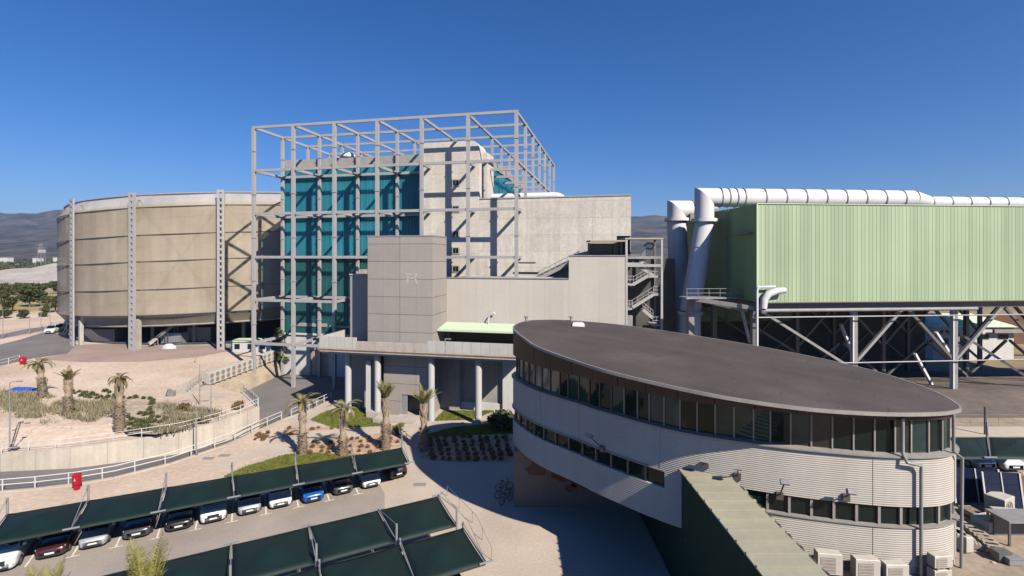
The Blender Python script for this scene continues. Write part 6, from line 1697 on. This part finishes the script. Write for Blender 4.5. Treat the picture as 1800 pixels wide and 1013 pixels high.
make_palm('palm with flat bushy crown on the terrace, right one above the shrub grid', pbase(210, 755, ZP), 5.3, 1.5, gp2, 14, .9, 1.4, .55, 7)
gp3 = 'young palms between the canopy rows'
b = at(256, 26.8, 0); make_palm('bright yellow-green young palm poking up between canopy rows', tuple(b), 1.9, .07, gp3, 10, .10, 3.7, .6, 8, 'frondbright')
b = at(78, 25.8, 0); make_palm('tips of a bright young palm at the bottom left corner', tuple(b), 2.2, .12, gp3, 10, .16, 2.7, .6, 9, 'frondbright')

# shrubs: individuals copied from a few kinds
def shrub_proto(label, m, r_, seed, group, loc, flat=.8, n=150):
    rnd = random.Random(seed); mb = MB()
    leafcloud(mb, (0, 0, r_ * .55), r_, n, r_ * .30, rnd, .25, flat)
    for k in range(5): mb.tube([V(0, 0, -.05), V(math.cos(k * 1.26) * r_ * .5, math.sin(k * 1.26) * r_ * .5, r_ * .7)], [.03, .012], 4)
    o = bpy.data.objects.new('shrub', mb.mesh('shrub', m)); o.location = loc; col.objects.link(o)
    return tag(o, label, 'shrub', group)
def scatter(protos, pts, rnd):
    first = set()
    for i, (x, y, z) in enumerate(pts):
        k = rnd.randrange(len(protos)); s = rnd.uniform(.75, 1.25)
        if k not in first: o = protos[k]; first.add(k)
        else: o = protos[k].copy(); col.objects.link(o)
        o.location = (x, y, z); o.rotation_euler = (0, 0, rnd.uniform(0, 6.28)); o.scale = (s, s, s * rnd.uniform(.85, 1.15))
def ipoly(pts, u, v):
    r_ = False; j = len(pts) - 1
    for i in range(len(pts)):
        (a, b), (c, d) = pts[i], pts[j]
        if (b > v) != (d > v) and u < (c - a) * (v - b) / (d - b) + a: r_ = not r_
        j = i
    return r_
rnd = random.Random(21)
# dark shrub grid on the terrace
pts = []
for (u0, v0, u1, v1, n) in ((128, 688, 200, 703, 8), (132, 694, 190, 707, 7), (205, 700, 262, 703, 6), (266, 704, 264, 735, 6), (225, 735, 262, 755, 6), (245, 728, 290, 738, 5), (222, 748, 264, 752, 6), (240, 742, 280, 745, 5), (232, 758, 262, 757, 4), (186, 690, 208, 696, 4)):
    for i in range(n):
        q = i / max(1, n - 1); p = px(u0 + (u1 - u0) * q + rnd.uniform(-2, 2), v0 + (v1 - v0) * q + rnd.uniform(-1.5, 1.5), ZP); pts.append(tuple(p))
lab = 'small dark green shrub in the planted grid around the right terrace palm'
scatter([shrub_proto(lab, M['shrubleaf'], .34, 31 + k, 'dark shrubs on the terrace', (0, 0, -50)) for k in range(3)], pts, rnd)
# russet shrubs in the mulch beds
pts = []
BED = [(500, 752), (556, 750), (640, 752), (700, 752), (704, 784), (640, 800), (540, 800), (492, 790)]
PATHP = [(552, 757), (585, 755), (640, 752), (668, 750), (672, 760), (640, 768), (560, 772), (520, 790), (470, 800), (470, 780)]
for v in (755, 763, 771, 779, 788, 796):
    for u in range(495, 705, 17):
        uu = u + rnd.uniform(-5, 5); vv = v + rnd.uniform(-2.5, 2.5)
        if ipoly(BED, uu, vv) and not ipoly(PATHP, uu, vv): pts.append(tuple(px(uu, vv, .02)))
for k in range(10): pts.append(tuple(px(462 + rnd.uniform(-14, 14), 768 + rnd.uniform(-6, 6), .02)))
scatter([shrub_proto('low russet shrub on the sunlit mulch bed around the palms', M['redshrub'], .25, 41 + k, 'russet shrubs in the sunlit bed', (0, 0, -50)) for k in range(3)], pts, rnd)
pts = []
for j, v in enumerate((770, 777, 784, 792, 800, 808)):
    for u in range(752, 900, 15):
        pts.append(tuple(px(u + rnd.uniform(-2, 2) + j * 2, v + rnd.uniform(-1, 1), .024)))
pts = [p for p in pts if p[0] / p[1] * F + 900 < 897]
scatter([shrub_proto('low dark shrub of the planted rows in the shaded bed', M['redshrub'], .30, 51 + k, 'shrubs in the shaded bed', (0, 0, -50)) for k in range(3)], pts, rnd)
# big bush by the oval tip
p = px(884, 752, .02); o = shrub_proto('large dark bush in the shade against the oval building', M['shrubleaf'], 1.7, 61, None, tuple(p), .6, 700); o.name = 'bush'; o['category'] = 'bush'
for (u, v, lab) in ((322, 722, 'reddish dry bush at the wall top near the corner'), (418, 718, 'small dry bush at the corner of the retaining wall')):
    p = px(u, v, ZP); o = shrub_proto(lab, M['redshrub'], .7, 71, None, tuple(p), .7, 220); o.name = 'bush'; o['category'] = 'bush'
# dry scrub on the terrace: one mass of tufts
mb = MB(); rnd = random.Random(77)
def tuft(p, h, n, w):
    for _ in range(n):
        g = rnd.uniform(0, 6.28); l = rnd.uniform(.1, .6) * h; b = p + V(rnd.gauss(0, w), rnd.gauss(0, w), 0)
        t_ = b + V(math.cos(g) * l, math.sin(g) * l, h * rnd.uniform(.5, 1.1)); s = V(-math.sin(g), math.cos(g), 0) * .05
        mb.quad(b - s, b + s, t_)
ZONES = [[(0, 690), (75, 694), (130, 712), (128, 730), (60, 726), (0, 716)], [(130, 708), (205, 706), (205, 722), (160, 742), (120, 735)], [(268, 712), (330, 716), (390, 728), (340, 752), (280, 762), (262, 760), (300, 735)], [(0, 712), (60, 722), (90, 745), (40, 735)]]
for zn, cnt in zip(ZONES, (420, 360, 420, 60)):
    us = [a for a, b in zn]; vs_ = [b for a, b in zn]; k = 0
    while k < cnt:
        u = rnd.uniform(min(us), max(us)); v = rnd.uniform(min(vs_), max(vs_))
        if not ipoly(zn, u, v): continue
        if noise.noise(V(u * .03, v * .09, 5)) < -.12: k += .3; continue
        p = px(u, v, ZP); tuft(p, rnd.uniform(.3, .8), 14, .28); k += 1
o = mb.build('dry_scrub', M['scrub']); o['kind'] = 'stuff'
# lawn blades
mb = MB(); rnd = random.Random(78)
for L in LAWNS:
    us = [a for a, b in L]; vs_ = [b for a, b in L]; k = 0; area = (max(us) - min(us)) * (max(vs_) - min(vs_))
    while k < area * 1.5:
        u = rnd.uniform(min(us), max(us)); v = rnd.uniform(min(vs_), max(vs_))
        k += 1
        if not ipoly(L, u, v): continue
        p = px(u, v, .024); g = rnd.uniform(0, 6.28); s = V(-math.sin(g), math.cos(g), 0) * .05; hgt = rnd.uniform(.05, .13)
        for _ in range(3):
            q = p + V(rnd.gauss(0, .12), rnd.gauss(0, .12), 0); mb.quad(q - s, q + s, q + V(rnd.gauss(0, .06), rnd.gauss(0, .06), hgt))
o = mb.build('grass', M['grass']); o['kind'] = 'stuff'
# pebbles and stones on the bare soil
mb = MB(); rnd = random.Random(79)
def stone(p, r_):
    n = 6; mb.loft([[p + V(q * r_ * math.cos(k * 1.047 + a) * rnd.uniform(.8, 1.2), q * r_ * math.sin(k * 1.047 + a), z * r_) for k in range(n)] for q, z, a in ((1, -.2, 0), (.9, .35, .3), (.4, .6, .5))])
for _ in range(500):
    u = rnd.uniform(0, 440); v = rnd.uniform(640, 790); p = px(u, v, ZP)
    if p.x > -44 + (p.y - 70) * .05 or (p.y < 62 and v > 755 - (u - 100) * .1): continue
    stone(p, rnd.uniform(.05, .16))
for _ in range(260):
    p = V(rnd.uniform(26, 42), rnd.uniform(25, 46), ZR); stone(p, rnd.uniform(.04, .14))
o = mb.build('stones', M['path']); o['kind'] = 'stuff'
# climbing plant at the left edge of the glass hall
rnd = random.Random(5); mb = MB(); p = FR(-.3, 7.0, 6.0)
for k in range(9): leafcloud(mb, tuple(p + V(rnd.uniform(-.5, 1.0), rnd.uniform(-.4, .1), rnd.uniform(-3.4, 2.2))), .8, 90, .22, rnd, .2)
solo(mb, 'climbing_plant', M['leaf'], tuple(p), 'bright green climbing plant on the left corner of the glass hall', 'plant')

# ------------------------------------------------------------------ air
k = NT('haze_air'); k.t.nodes.remove(k.b)
pv = k.n('ShaderNodeVolumePrincipled'); pv.inputs['Color'].default_value = (.42, .66, 1.0, 1); pv.inputs['Density'].default_value = 0.00008; pv.inputs['Anisotropy'].default_value = .2
k.l(pv.outputs[0], k.out.inputs['Volume'])
hz = MB().box(-9500, 9500, -9500, 9500, -8, 520).build('haze', k.m); hz['kind'] = 'stuff'
